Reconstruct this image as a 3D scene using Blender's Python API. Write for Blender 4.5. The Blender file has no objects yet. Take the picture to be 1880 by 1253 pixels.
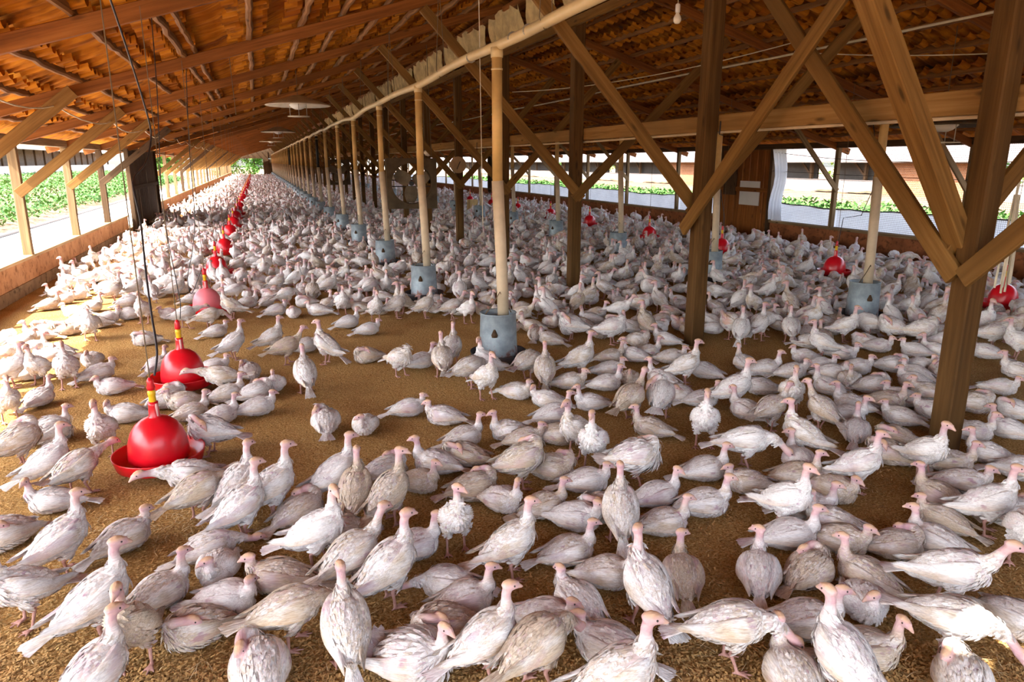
import bpy, math, random
import numpy as np
from mathutils import Vector, Matrix

R = random.Random(7)
NR = np.random.default_rng(11)
S = bpy.context.scene
COL = S.collection
PI = math.pi

# ------------------------------------------------------------------ camera
FPX = 1304.0
CH = 1.8
PHI = math.atan(329 / FPX)
TH = math.atan(470 / (FPX * math.cos(PHI) + 329 * math.sin(PHI)))
_c, _s = math.cos, math.sin
FW = np.array((_s(TH) * _c(PHI), _c(TH) * _c(PHI), -_s(PHI)))
RT = np.array((_c(TH), -_s(TH), 0.0))
UPV = np.array((_s(TH) * _s(PHI), _c(TH) * _s(PHI), _c(PHI)))


def ground(x, y, z=0.0):
    d = FW + RT * (x - 940) / FPX + UPV * (626.5 - y) / FPX
    t = (z - CH) / d[2]
    return d[0] * t, d[1] * t


def proj(X, Y, Z):
    p = np.array((X, Y, Z - CH))
    d = p @ FW
    return 940 + FPX * (p @ RT) / d, 626.5 - FPX * (p @ UPV) / d, d


cam = bpy.data.cameras.new('camera')
cam.sensor_width = 36.0
cam.lens = FPX / 1880 * 36
cam.clip_end = 600
co = bpy.data.objects.new('camera', cam)
COL.objects.link(co)
co.location = (0, 0, CH)
co.rotation_euler = (PI / 2 - PHI, 0, -TH)
S.camera = co


# ------------------------------------------------------------------ helpers
class MB:
    """collects vertices, faces and a 'rest' coordinate for the textures"""

    def __init__(self):
        self.v, self.f, self.r = [], [], []

    def add(self, vs, fs, rs=None):
        b = len(self.v)
        self.v += [tuple(p) for p in vs]
        self.r += [tuple(p) for p in (rs if rs is not None else vs)]
        self.f += [tuple(b + i for i in f) for f in fs]

    def box(self, lo, hi, off=None):
        x0, y0, z0 = lo
        x1, y1, z1 = hi
        vs = [(x0, y0, z0), (x1, y0, z0), (x1, y1, z0), (x0, y1, z0), (x0, y0, z1), (x1, y0, z1), (x1, y1, z1), (x0, y1, z1)]
        fs = [(0, 3, 2, 1), (4, 5, 6, 7), (0, 1, 5, 4), (1, 2, 6, 5), (2, 3, 7, 6), (3, 0, 4, 7)]
        d = sorted(range(3), key=lambda i: -abs(hi[i] - lo[i]))
        o = off or (R.uniform(0, 50), R.uniform(0, 9), R.uniform(0, 9))
        self.add(vs, fs, [(p[d[0]] + o[0], p[d[1]] + o[1], p[d[2]] + o[2]) for p in vs])

    def beam(self, p, q, w, h, up=(0, 0, 1), ch=0.006, segs=3, jit=0.0, offs=(0, 0)):
        """board from p to q; w across, h along 'up'; chamfered, slightly uneven"""
        p, q, up = Vector(p), Vector(q), Vector(up)
        d = (q - p)
        L = d.length
        d.normalize()
        a = d.cross(up)
        if a.length < 1e-4:
            a = d.cross(Vector((0, 1, 0)))
        a.normalize()
        b = a.cross(d)
        ch = min(ch, w * .3, h * .3)
        ring = [(-w / 2 + ch, -h / 2), (w / 2 - ch, -h / 2), (w / 2, -h / 2 + ch), (w / 2, h / 2 - ch), (w / 2 - ch, h / 2), (-w / 2 + ch, h / 2), (-w / 2, h / 2 - ch), (-w / 2, -h / 2 + ch)]
        o = (R.uniform(0, 50), R.uniform(0, 9), R.uniform(0, 9))
        vs, rs, fs = [], [], []
        for k in range(segs + 1):
            t = k / segs
            ja, jb = (R.uniform(-jit, jit), R.uniform(-jit, jit)) if 0 < k < segs else (0, 0)
            for (u, v) in ring:
                vs.append(p + d * (L * t) + a * (u + ja + offs[0]) + b * (v + jb + offs[1]))
                rs.append((L * t + o[0], u + o[1], v + o[2]))
        for k in range(segs):
            for i in range(8):
                j = (i + 1) % 8
                fs.append((k * 8 + i, k * 8 + j, k * 8 + 8 + j, k * 8 + 8 + i))
        fs.append(tuple(range(7, -1, -1)))
        fs.append(tuple(segs * 8 + i for i in range(8)))
        self.add(vs, fs, rs)

    def tube(self, pts, r, n=8, cap=True):
        pts = [Vector(p) for p in pts]
        m = len(pts)
        rr = r if isinstance(r, (list, tuple)) else [r] * m
        t0 = (pts[1] - pts[0]).normalized()
        a = t0.orthogonal().normalized()
        vs, rs, fs = [], [], []
        L = 0
        o = (R.uniform(0, 50), R.uniform(0, 9), R.uniform(0, 9))
        for k in range(m):
            t = (pts[min(k + 1, m - 1)] - pts[max(k - 1, 0)]).normalized()
            a = (a - t * a.dot(t)).normalized()
            b = t.cross(a)
            if k:
                L += (pts[k] - pts[k - 1]).length
            for i in range(n):
                g = 2 * PI * i / n
                vs.append(pts[k] + (a * _c(g) + b * _s(g)) * rr[k])
                rs.append((L + o[0], _c(g) * rr[k] + o[1], _s(g) * rr[k] + o[2]))
        for k in range(m - 1):
            for i in range(n):
                j = (i + 1) % n
                fs.append((k * n + i, k * n + j, k * n + n + j, k * n + n + i))
        if cap:
            fs.append(tuple(range(n - 1, -1, -1)))
            fs.append(tuple((m - 1) * n + i for i in range(n)))
        self.add(vs, fs, rs)

    def lathe(self, prof, n=32, c=(0, 0, 0), lobes=0, lobe_amp=0.0):
        """prof: list of (r, z)"""
        vs, fs = [], []
        m = len(prof)
        for (r, z) in prof:
            for i in range(n):
                g = 2 * PI * i / n
                k = 1 + lobe_amp * math.cos(lobes * g) if lobes else 1
                vs.append((c[0] + r * k * _c(g), c[1] + r * k * _s(g), c[2] + z))
        for k in range(m - 1):
            for i in range(n):
                j = (i + 1) % n
                fs.append((k * n + i, k * n + j, k * n + n + j, k * n + n + i))
        self.add(vs, fs, [(p[0] - c[0], p[1] - c[1], p[2] - c[2]) for p in vs])

    def mesh(self, name, mat, smooth=False):
        me = bpy.data.meshes.new(name)
        me.from_pydata(self.v, [], self.f)
        at = me.attributes.new('rest', 'FLOAT_VECTOR', 'POINT')
        at.data.foreach_set('vector', np.array(self.r, dtype=np.float32).ravel())
        if mat:
            me.materials.append(mat)
        if smooth:
            me.polygons.foreach_set('use_smooth', [True] * len(me.polygons))
        return me


def link(name, data, parent=None, loc=None, rot=None):
    o = bpy.data.objects.new(name, data)
    COL.objects.link(o)
    if parent is not None:
        o.parent = parent
    if loc is not None:
        o.location = loc
    if rot is not None:
        o.rotation_euler = rot
    return o


def obj(name, mb, mat, parent=None, smooth=False, loc=None, rot=None):
    return link(name, mb.mesh(name, mat, smooth), parent, loc, rot)


def empty(name, loc=(0, 0, 0), rotz=0.0):
    o = bpy.data.objects.new(name, None)
    COL.objects.link(o)
    o.location = loc
    o.rotation_euler = (0, 0, rotz)
    o.empty_display_size = .1
    return o


def tag(o, label=None, cat=None, group=None, kind=None):
    if label:
        o['label'] = label
    if cat:
        o['category'] = cat
    if group:
        o['group'] = group
    if kind:
        o['kind'] = kind
    return o


def copy_tree(o, loc=None, rotz=None):
    def rec(src, par):
        c = src.copy()
        COL.objects.link(c)
        if par is not None:
            c.parent = par
        for ch in src.children:
            rec(ch, c)
        return c
    r = rec(o, None)
    if loc is not None:
        r.location = loc
    if rotz is not None:
        r.rotation_euler = (0, 0, rotz)
    return r


def catenary(p, q, sag, n=10):
    p, q = Vector(p), Vector(q)
    return [p.lerp(q, k / n) - Vector((0, 0, sag * 4 * (k / n) * (1 - k / n))) for k in range(n + 1)]


ORD = ['first', 'second', 'third', 'fourth', 'fifth', 'sixth', 'seventh', 'eighth', 'ninth', 'tenth', 'eleventh', 'twelfth', 'thirteenth', 'fourteenth',
       'fifteenth', 'sixteenth', 'seventeenth', 'eighteenth', 'nineteenth', 'twentieth']


def ordn(i):
    if i < 20:
        return ORD[i]
    tens = {2: 'twenty', 3: 'thirty', 4: 'forty'}[(i + 1) // 10]
    u = (i + 1) % 10
    return (tens[:-1] + 'ieth') if u == 0 else tens + '-' + ORD[u - 1]


# ------------------------------------------------------------------ materials
class NT:
    def __init__(self, name, rough=.7, spec=.3):
        self.m = bpy.data.materials.new(name)
        self.m.use_nodes = True
        self.t = self.m.node_tree
        self.t.nodes.clear()
        self.out = self.n('ShaderNodeOutputMaterial')
        self.b = self.n('ShaderNodeBsdfPrincipled')
        self.b.inputs['Roughness'].default_value = rough
        self.b.inputs['Specular IOR Level'].default_value = spec
        self.l(self.b.outputs[0], self.out.inputs[0])
        self._rest = None

    def n(self, typ, **kw):
        nd = self.t.nodes.new(typ)
        for k, v in kw.items():
            setattr(nd, k, v)
        return nd

    def l(self, a, b):
        self.t.links.new(a, b)

    def attr(self, name, typ='GEOMETRY'):
        a = self.n('ShaderNodeAttribute')
        a.attribute_type = typ
        a.attribute_name = name
        return a

    def rest(self, sc=(1, 1, 1), world=False):
        if self._rest is None:
            if world:
                self._rest = self.n('ShaderNodeNewGeometry').outputs['Position']
            else:
                self._rest = self.attr('rest').outputs['Vector']
        mp = self.n('ShaderNodeVectorMath', operation='MULTIPLY')
        self.l(self._rest, mp.inputs[0])
        mp.inputs[1].default_value = sc
        return mp.outputs[0]

    def noise(self, sc=(1, 1, 1), scale=1.0, detail=4, rough=.55, world=False, dist=0.0):
        nd = self.n('ShaderNodeTexNoise')
        nd.inputs['Scale'].default_value = scale
        nd.inputs['Detail'].default_value = detail
        nd.inputs['Roughness'].default_value = rough
        nd.inputs['Distortion'].default_value = dist
        self.l(self.rest(sc, world), nd.inputs['Vector'])
        return nd.outputs['Fac']

    def ramp(self, fac, stops):
        r = self.n('ShaderNodeValToRGB')
        e = r.color_ramp.elements
        while len(e) < len(stops):
            e.new(.5)
        for k, (p, c) in enumerate(stops):
            e[k].position = p
            e[k].color = (*c, 1) if len(c) == 3 else c
        self.l(fac, r.inputs[0])
        return r.outputs[0]

    def fr(self, fac, a, b):
        """float ramp from 0 at a to 1 at b"""
        m = self.n('ShaderNodeMapRange')
        m.inputs[1].default_value = a
        m.inputs[2].default_value = b
        self.l(fac, m.inputs[0])
        return m.outputs[0]

    def mix(self, fac, a, b, mode='MIX'):
        m = self.n('ShaderNodeMix', data_type='RGBA', blend_type=mode)
        for sock, val in ((m.inputs[0], fac), (m.inputs[6], a), (m.inputs[7], b)):
            if hasattr(val, 'links'):
                self.l(val, sock)
            elif isinstance(val, (int, float)):
                sock.default_value = val
            else:
                sock.default_value = (*val, 1)
        return m.outputs[2]

    def math(self, op, a, b=None):
        m = self.n('ShaderNodeMath', operation=op)
        for k, val in enumerate((a, b)):
            if val is None:
                continue
            if hasattr(val, 'links'):
                self.l(val, m.inputs[k])
            else:
                m.inputs[k].default_value = val
        return m.outputs[0]

    def color(self, c):
        if hasattr(c, 'links'):
            self.l(c, self.b.inputs['Base Color'])
        else:
            self.b.inputs['Base Color'].default_value = (*c, 1)
        return self

    def bump(self, h, strength=.5, dist=.01):
        b = self.n('ShaderNodeBump')
        b.inputs['Strength'].default_value = strength
        b.inputs['Distance'].default_value = dist
        self.l(h, b.inputs['Height'])
        self.l(b.outputs[0], self.b.inputs['Normal'])
        return self


def wood(name, dark, mid, light, knots=True):
    m = NT(name, .75, .2)
    g = m.noise((1.2, 26, 26), 1.0, 5, .6, dist=.4)
    c = m.ramp(g, [(.25, dark), (.5, mid), (.75, light)])
    big = m.noise((.7, 2.5, 2.5), 1.0, 3)
    c = m.mix(m.fr(big, .45, .75), c, tuple(x * .62 for x in mid))
    if knots:
        v = m.n('ShaderNodeTexVoronoi')
        v.inputs['Scale'].default_value = 1
        m.l(m.rest((2.2, 8, 8)), v.inputs['Vector'])
        c = m.mix(m.fr(v.outputs['Distance'], .16, .06), c, tuple(x * .35 for x in mid))
    m.color(c)
    m.bump(g, .35, .004)
    return m.m


M = {}
M['post'] = wood('post_wood', (.046, .020, .0045), (.098, .046, .011), (.155, .079, .023))
M['brace'] = wood('brace_wood', (.10, .046, .011), (.195, .097, .024), (.27, .147, .043))
M['old'] = wood('weathered_wood', (.10, .06, .03), (.21, .135, .065), (.31, .21, .11))
M['darkwood'] = wood('dark_wood', (.03, .017, .008), (.075, .042, .02), (.12, .07, .035))
M['rafter'] = wood('rafter_wood', (.10, .030, .006), (.23, .075, .014), (.34, .125, .026))
M['purlin'] = wood('purlin_wood', (.10, .04, .012), (.22, .095, .03), (.34, .16, .05))
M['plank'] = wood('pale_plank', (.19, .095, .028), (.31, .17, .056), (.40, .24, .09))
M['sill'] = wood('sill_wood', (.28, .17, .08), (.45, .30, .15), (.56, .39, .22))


def tile_mat():
    m = NT('clay_tile', .85, .15)
    a = m.noise((14, 2.2, 3), 1, 5, .6, dist=.5)
    c = m.ramp(a, [(.28, (.11, .029, .003)), (.5, (.41, .138, .007)), (.74, (.62, .245, .016))])
    b = m.noise((.8, .6, 1), 1, 3)
    c = m.mix(m.fr(b, .48, .72), c, (.24, .06, .005))
    d = m.noise((3, 3, 3), 1, 4)
    c = m.mix(m.fr(d, .60, .72), c, (.10, .04, .015))
    m.color(c)
    m.bump(a, .5, .012)
    return m.m


M['tile'] = tile_mat()


def low_wall(name, base, dark, stain):
    m = NT(name, .85, .15)
    a = m.noise((2.5, 2.5, 1.2), 1.2, 6, .6)
    c = m.ramp(a, [(.3, dark), (.6, base)])
    s = m.noise((9, 9, .9), 1.0, 5, .6)
    c = m.mix(m.fr(s, .52, .68), c, stain)
    m.color(c)
    m.bump(a, .4, .01)
    return m.m


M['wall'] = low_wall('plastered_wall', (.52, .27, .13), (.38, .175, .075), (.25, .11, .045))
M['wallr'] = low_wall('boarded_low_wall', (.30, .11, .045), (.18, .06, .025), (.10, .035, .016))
M['footing'] = low_wall('footing', (.30, .20, .11), (.18, .11, .06), (.10, .06, .03))


def litter():
    m = NT('litter', .95, .1)
    g = m.n('ShaderNodeNewGeometry')
    a = m.noise((1, 1, 1), 1.1, 4, .6, world=True)
    f = m.noise((1, 1, 1), 80, 5, .72, world=True)
    h = m.noise((1, 1, 1), 28, 4, .7, world=True)
    c = m.ramp(f, [(.36, (.15, .064, .015)), (.46, (.43, .225, .064)), (.54, (.64, .39, .138)), (.66, (.86, .66, .36))])
    c2 = m.ramp(h, [(.3, (.30, .145, .038)), (.7, (.66, .40, .14))])
    c = m.mix(.28, c, c2)
    c = m.mix(m.fr(a, .5, .72), c, m.mix(1.0, c, (.62, .5, .42), 'MULTIPLY'))
    m.color(c)
    s = m.math('ADD', m.math('MULTIPLY', f, .5), m.math('MULTIPLY', h, 1.0))
    m.bump(s, 1.0, .04)
    return m.m


M['litter'] = litter()


def flat(name, col, rough=.6, spec=.3, metal=0.0, var=.25, sc=6.0, bump=0.0):
    m = NT(name, rough, spec)
    a = m.noise((1, 1, 1), sc, 4, .6)
    c = m.ramp(a, [(.3, tuple(x * (1 - var) for x in col)), (.7, tuple(min(1, x * (1 + var * .6)) for x in col))])
    m.color(c)
    m.b.inputs['Metallic'].default_value = metal
    if bump:
        m.bump(a, bump, .01)
    return m.m


def galv():
    m = NT('galvanised_sheet', .5, .4)
    a = m.noise((1, 1, 1), 14, 5, .6)
    c = m.ramp(a, [(.3, (.22, .27, .30)), (.7, (.36, .42, .46))])
    sep = m.n('ShaderNodeSeparateXYZ')
    m.l(m.attr('rest').outputs['Vector'], sep.inputs[0])
    rust = m.math('ADD', m.fr(sep.outputs[2], .24, .07), m.fr(a, .45, .7))
    c = m.mix(m.fr(rust, .9, 1.5), c, (.20, .10, .085))
    m.color(c)
    m.b.inputs['Metallic'].default_value = .35
    return m.m


M['galv'] = galv()
M['red'] = flat('red_plastic', (.62, .006, .016), .28, .5, var=.12)
M['redfade'] = flat('faded_red_plastic', (.70, .17, .20), .4, .4, var=.15, sc=3)
M['redpan'] = flat('red_pan', (.60, .008, .014), .33, .5, var=.15)
M['pink'] = flat('pale_pink_plastic', (.72, .42, .40), .4, .4)
M['yellow'] = flat('yellow_plastic', (.80, .48, .02), .4, .4)
M['black'] = flat('black_plastic', (.018, .017, .018), .5, .4)
M['hose'] = flat('black_hose', (.03, .026, .03), .45, .4)
M['pvcd'] = flat('yellowed_pipe', (.62, .40, .15), .5, .35, var=.28, sc=3)
M['pvcl'] = flat('dusty_white_pipe', (.66, .53, .37), .55, .3, var=.2, sc=5)
M['auger'] = flat('cream_pipe', (.62, .48, .26), .45, .35, var=.2, sc=2)
M['pan'] = flat('dark_pan', (.055, .05, .055), .6, .3)
M['wire'] = flat('wire', (.13, .09, .05), .6, .3)
M['whitewire'] = flat('white_cable', (.62, .55, .42), .6, .3)
M['rope'] = flat('pale_rope', (.66, .58, .44), .8, .2)
M['steel'] = flat('dull_steel', (.34, .31, .26), .5, .4, metal=.5)
M['fanframe'] = flat('dusty_fan_panel', (.095, .068, .042), .85, .15, var=.35, sc=5, bump=.3)
M['fanblade'] = flat('dusty_fan_blade', (.20, .16, .11), .75, .2, var=.3)
M['heater'] = flat('heater_dish', (.62, .55, .44), .5, .35, var=.2)
M['tarp'] = flat('dusty_tarpaulin', (.50, .36, .17), .85, .15, var=.4, sc=5, bump=.5)


def curtain_mat():
    m = NT('pale_curtain', .7, .25)
    a = m.noise((1, 1, 1), 1.6, 4)
    c = m.ramp(a, [(.3, (.68, .71, .78)), (.7, (.84, .87, .93))])
    m.color(c)
    tl = m.n('ShaderNodeBsdfTranslucent')
    m.l(c, tl.inputs[0])
    mx = m.n('ShaderNodeMixShader')
    mx.inputs[0].default_value = .45
    m.l(m.b.outputs[0], mx.inputs[1])
    m.l(tl.outputs[0], mx.inputs[2])
    m.l(mx.outputs[0], m.out.inputs[0])
    return m.m


M['curtain'] = curtain_mat()
M['bulb'] = flat('bulb_glass', (.8, .74, .62), .2, .6, var=.05)
M['disc'] = flat('pale_disc', (.46, .31, .17), .7, .2, var=.2)
M['straw'] = flat('straw', (.70, .55, .32), .8, .2, var=.3, sc=9)
M['shaving'] = flat('shaving', (.46, .28, .11), .9, .1, var=.6, sc=37)
M['soil'] = flat('red_soil', (.38, .25, .16), .95, .1, var=.3, sc=.8)
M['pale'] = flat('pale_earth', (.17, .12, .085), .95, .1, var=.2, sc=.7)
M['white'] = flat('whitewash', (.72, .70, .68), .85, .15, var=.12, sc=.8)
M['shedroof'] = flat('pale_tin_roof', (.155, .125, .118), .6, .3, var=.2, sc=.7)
M['shedroof2'] = flat('pale_roof_sheet', (.60, .50, .42), .7, .3, var=.2, sc=.7)
M['shade_sheet'] = flat('hazy_shade_sheet', (.15, .13, .115), .9, .1)  # colour standing in for the hazy shade inside the left shed
M['dark'] = flat('dark_shade_sheet', (.055, .05, .045), .9, .1)  # dark colour painted as the shade within the right shed
M['bark'] = flat('bark', (.12, .08, .05), .9, .1)
M['leafcrop'] = flat('crop_leaf', (.065, .175, .026), .6, .3, var=.6, sc=2.5)
M['leaftree'] = flat('tree_leaf', (.10, .24, .035), .65, .3, var=.5, sc=1.3)
M['leaflight'] = flat('light_tree_leaf', (.17, .30, .05), .65, .3, var=.4, sc=1.3)


def brick():
    m = NT('brick', .9, .1)
    b = m.n('ShaderNodeTexBrick')
    b.inputs['Scale'].default_value = 5
    b.inputs['Color1'].default_value = (.22, .09, .042, 1)
    b.inputs['Color2'].default_value = (.27, .125, .06, 1)
    b.inputs['Mortar'].default_value = (.28, .2, .15, 1)
    sp = m.n('ShaderNodeSeparateXYZ')
    m.l(m.n('ShaderNodeNewGeometry').outputs['Position'], sp.inputs[0])
    cb = m.n('ShaderNodeCombineXYZ')
    m.l(sp.outputs[1], cb.inputs[0])
    m.l(sp.outputs[2], cb.inputs[1])
    m.l(cb.outputs[0], b.inputs['Vector'])
    m.color(b.outputs['Color'])
    return m.m


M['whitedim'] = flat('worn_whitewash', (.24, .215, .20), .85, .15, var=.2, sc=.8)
M['brick'] = brick()


def netting():
    m = NT('wire_netting', .6, .3)
    m.color((.10, .09, .085))
    sp = m.n('ShaderNodeSeparateXYZ')
    m.l(m.n('ShaderNodeNewGeometry').outputs['Position'], sp.inputs[0])
    def line(s):
        f = m.math('FRACT', m.math('MULTIPLY', s, 1 / .034))
        return m.math('LESS_THAN', f, .13)
    k = m.math('MAXIMUM', line(sp.outputs[1]), line(sp.outputs[2]))
    tr = m.n('ShaderNodeBsdfTransparent')
    mx = m.n('ShaderNodeMixShader')
    m.l(k, mx.inputs[0])
    m.l(tr.outputs[0], mx.inputs[1])
    m.l(m.b.outputs[0], mx.inputs[2])
    m.l(mx.outputs[0], m.out.inputs[0])
    return m.m


M['net'] = netting()


def turkey_mat():
    m = NT('turkey', .8, .15)
    o = m.attr('dirt', 'OBJECT').outputs['Fac']
    g = m.attr('dirt', 'GEOMETRY').outputs['Fac']
    dirt = m.math('ADD', o, g)
    zn = m.n('ShaderNodeSeparateColor')
    m.l(m.attr('zone').outputs['Color'], zn.inputs[0])
    skin, crown, leg = zn.outputs[0], zn.outputs[1], zn.outputs[2]
    # a shift of the pattern from bird to bird
    base = m.attr('rest').outputs['Vector']
    sh = m.n('ShaderNodeCombineXYZ')
    m.l(m.math('MULTIPLY', dirt, 37.0), sh.inputs[0])
    m.l(m.math('MULTIPLY', dirt, 91.0), sh.inputs[1])
    av = m.n('ShaderNodeVectorMath', operation='ADD')
    m.l(base, av.inputs[0])
    m.l(sh.outputs[0], av.inputs[1])
    m._rest = av.outputs[0]
    fine = m.noise((24, 165, 165), 1, 3, .5, dist=.3)
    mid = m.noise((9, 16, 16), 1, 4, .6)
    big = m.noise((5, 6, 6), 1, 3, .6)
    white = m.ramp(fine, [(.3, (.56, .525, .52)), (.6, (.80, .775, .76))])
    stain = m.math('ADD', m.fr(mid, .38, .66), m.math('MULTIPLY', m.math('SUBTRACT', dirt, .45), 1.9))
    st = m.math('MULTIPLY', m.fr(stain, .25, 1.1), .75)
    c = m.mix(st, white, m.ramp(fine, [(.3, (.30, .205, .115)), (.7, (.58, .45, .29))]))
    pk = m.math('MULTIPLY', m.fr(big, .55, .66), .55)
    c = m.mix(pk, c, m.ramp(mid, [(.35, (.34, .20, .27)), (.65, (.58, .43, .45))]))
    sk = m.ramp(mid, [(.3, (.46, .27, .32)), (.55, (.60, .385, .385)), (.75, (.66, .46, .43))])
    vi = m.noise((11, 17, 17), 1, 3, .5)
    c = m.mix(m.math('MULTIPLY', m.fr(vi, .63, .72), .7), c, (.33, .17, .25))
    c = m.mix(skin, c, sk)
    c = m.mix(crown, c, (.60, .38, .21))
    c = m.mix(leg, c, m.ramp(mid, [(.3, (.32, .16, .13)), (.7, (.52, .30, .26))]))
    m.color(c)
    m.bump(fine, .45, .004)
    return m.m


M['turkey'] = turkey_mat()
M['eye'] = flat('eye', (.012, .01, .01), .12, .7)
BSC = 0.88
SKY = 0.33
SUN = 6.5
EXPO = 2.18
# ------------------------------------------------------------------ the barn
XL, XR, XC = -3.2, 11.3, 4.05
YN, YF = -2.6, 105.0
EZ, SL = 2.2, 0.30          # eave height of the roof underside, slope


def roofz(X):
    return EZ + SL * (X - XL) if X <= XC else EZ + SL * (XR - X)


mb = MB()
nx, ny = 24, 60
mb.add([(-3.3, -6, 0), (11.4, -6, 0), (11.4, YF + 1, 0), (-3.3, YF + 1, 0)], [(0, 1, 2, 3)])
fl = tag(obj('floor', mb, M['litter']), 'brown wood-shaving litter floor of the barn', 'floor', kind='structure')

# low walls and sills
mb = MB()
mb.box((XL - .12, -6, .16), (XL + .02, 20.4, .46))
mb.box((XL - .12, 25.8, .16), (XL + .02, YF, .46))
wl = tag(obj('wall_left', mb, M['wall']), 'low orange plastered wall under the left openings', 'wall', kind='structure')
mb = MB()
mb.box((XL - .14, -6, -.05), (XL + .035, YF, .16))
obj('footing', mb, M['footing'], wl)
mb = MB()
mb.box((XR - .02, -6, -.05), (XR + .12, 14.0, .42))
mb.box((XR - .02, 15.9, -.05), (XR + .12, YF, .42))
for k in range(3):
    y0 = 9.2 + 3 * k
    mb.box((XR - .03, y0, .05), (XR - .02, y0 + .9, .24))
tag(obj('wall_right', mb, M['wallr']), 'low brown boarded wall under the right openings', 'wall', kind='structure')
mb = MB()
mb.box((XL - .16, -6, .46), (XL + .06, 20.4, .50))
mb.box((XL - .16, 25.8, .46), (XL + .06, YF, .50))
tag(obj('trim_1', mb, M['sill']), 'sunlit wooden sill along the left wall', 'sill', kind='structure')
mb = MB()
mb.box((XR - .06, -6, .42), (XR + .14, 14.0, .47))
mb.box((XR - .06, 15.9, .42), (XR + .14, YF, .47))
tag(obj('trim_2', mb, M['old']), 'brown wooden sill along the right wall', 'sill', kind='structure')
# wall plates under the eaves
mb = MB()
mb.beam((XL - .02, YN, EZ - .09), (XL - .02, YF, EZ - .09), .12, .12, segs=8)
tag(obj('trim_3', mb, M['old']), 'timber wall plate under the left eave', 'beam', kind='structure')
mb = MB()
mb.beam((XR, YN, EZ - .06), (XR, YF, EZ - .06), .12, .12, segs=8)
tag(obj('trim_4', mb, M['darkwood']), 'timber wall plate under the right eave', 'beam', kind='structure')
# far end wall with the open bay on the left
mb = MB()
mb.box((.9, YF, 0), (XR, YF + .1, 2.2))
mb.add([(XL, YF, 2.25), (XR, YF, 2.25), (XC, YF, 4.4), (XL, YF + .1, 2.25), (XR, YF + .1, 2.25), (XC, YF + .1, 4.4)], [(0, 1, 2), (5, 4, 3), (0, 3, 4, 1)])
mb.box((.9, YF - .05, 0), (1.6, YF, 3.2))
wb = tag(obj('wall_back', mb, M['darkwood']), 'far end wall with an open bay onto trees', 'wall', kind='structure')

mb = MB()  # end wall out of view, added to dim the right foreground
for k in range(34):
    x = 3.0 + .245 * k
    mb.box((x, YN - .04, 0), (x + .235, YN, roofz(x + .12) - .12))
tag(obj('wall_front_dimmer', mb, M['darkwood']), 'unseen boarded end wall added behind the camera to dim the right foreground', 'wall', kind='structure')

# ---- roof: corrugated clay tiles seen from below
def roof_mesh():
    ys = np.concatenate([np.arange(YN, 26, .045), np.arange(26, YF + .01, .6)])
    V, F = [], []
    for side in (0, 1):
        courses = [(-3.58 + .5 * k) for k in range(16)]
        xs, dz = [], []
        for c in courses:
            for (u, d) in ((0.0, .0), (.25, .025), (.498, .055)):
                x = c + u
                if x > XC:
                    x = XC
                xs.append(x)
                dz.append(d)
        xs = np.array(xs)
        dz = np.array(dz)
        n0 = sum(len(a) for a in V)
        YY, XX = np.meshgrid(ys, xs, indexing='ij')
        ph = np.round((xs + 3.58) / .5 - .25) * 1.7
        amp = np.where(YY < 26, .040, 0.0)
        jit = .010 * np.sin(YY * 3.1 + ph[None, :] * 5) + .006 * np.sin(YY * 7.7 + XX * 3)
        Z = EZ + SL * (XX - XL) + dz[None, :] * .8 + amp * np.abs(np.sin(PI * YY / .21 + ph[None, :])) * 1.3 + jit + .045
        X = XX if side == 0 else 2 * XC - XX
        V.append(np.stack([X, YY, Z], -1).reshape(-1, 3))
        a, b = YY.shape
        I = np.arange(a * b).reshape(a, b) + n0
        q = np.stack([I[:-1, :-1], I[1:, :-1], I[1:, 1:], I[:-1, 1:]], -1).reshape(-1, 4)
        if side == 1:
            q = q[:, ::-1]
        # a slipped tile that lets one patch of sun through
        cen = (np.concatenate(V)[q].mean(1)) if side == 0 else None
        if side == 0:
            keep = ~((np.abs(cen[:, 0] - HOLE[0]) < .14) & (np.abs(cen[:, 1] - HOLE[1]) < .03))
            q = q[keep]
        F.append(q)
    V = np.concatenate(V)
    F = np.concatenate(F)
    me = bpy.data.meshes.new('ceiling')
    me.vertices.add(len(V))
    me.vertices.foreach_set('co', V.astype(np.float32).ravel())
    me.loops.add(F.size)
    me.loops.foreach_set('vertex_index', F.astype(np.int32).ravel())
    me.polygons.add(len(F))
    me.polygons.foreach_set('loop_start', np.arange(0, F.size, 4, dtype=np.int32))
    me.polygons.foreach_set('use_smooth', np.ones(len(F), dtype=bool))
    me.update(calc_edges=True)
    at = me.attributes.new('rest', 'FLOAT_VECTOR', 'POINT')
    at.data.foreach_set('vector', V[:, [1, 0, 2]].astype(np.float32).ravel())
    me.materials.append(M['tile'])
    return me


SUND = Vector((-1.0, -.30, 1.2)).normalized()
_gx, _gy = ground(1815, 1212)
_t = (EZ + .07 + SL * (_gx - XL)) / (SUND.z - SL * SUND.x)
HOLE = (_gx + SUND.x * _t, _gy + SUND.y * _t)
ceil = tag(link('ceiling', roof_mesh()), 'orange brown clay tile roof seen from below', 'roof', kind='structure')

# purlins along the barn, rafters across it, all carried by the roof
def wavy_purlin(X, w, h, drop=0.0, mat='purlin'):
    m = MB()
    y = YN
    while y < YF:
        step = 3.0 if y < 30 else 25.0
        y1 = min(y + step + R.uniform(-.05, .25), YF)
        z = roofz(X) - h / 2 - drop + .02
        dx = R.uniform(-.012, .012)
        m.beam((X + dx, y, z + R.uniform(-.008, .008)), (X - dx, y1, z + R.uniform(-.008, .008)), w, h, segs=14 if y < 30 else 2, jit=.011, ch=.016)
        y = y + step
    return obj('purlin', m, M[mat], ceil)


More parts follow.
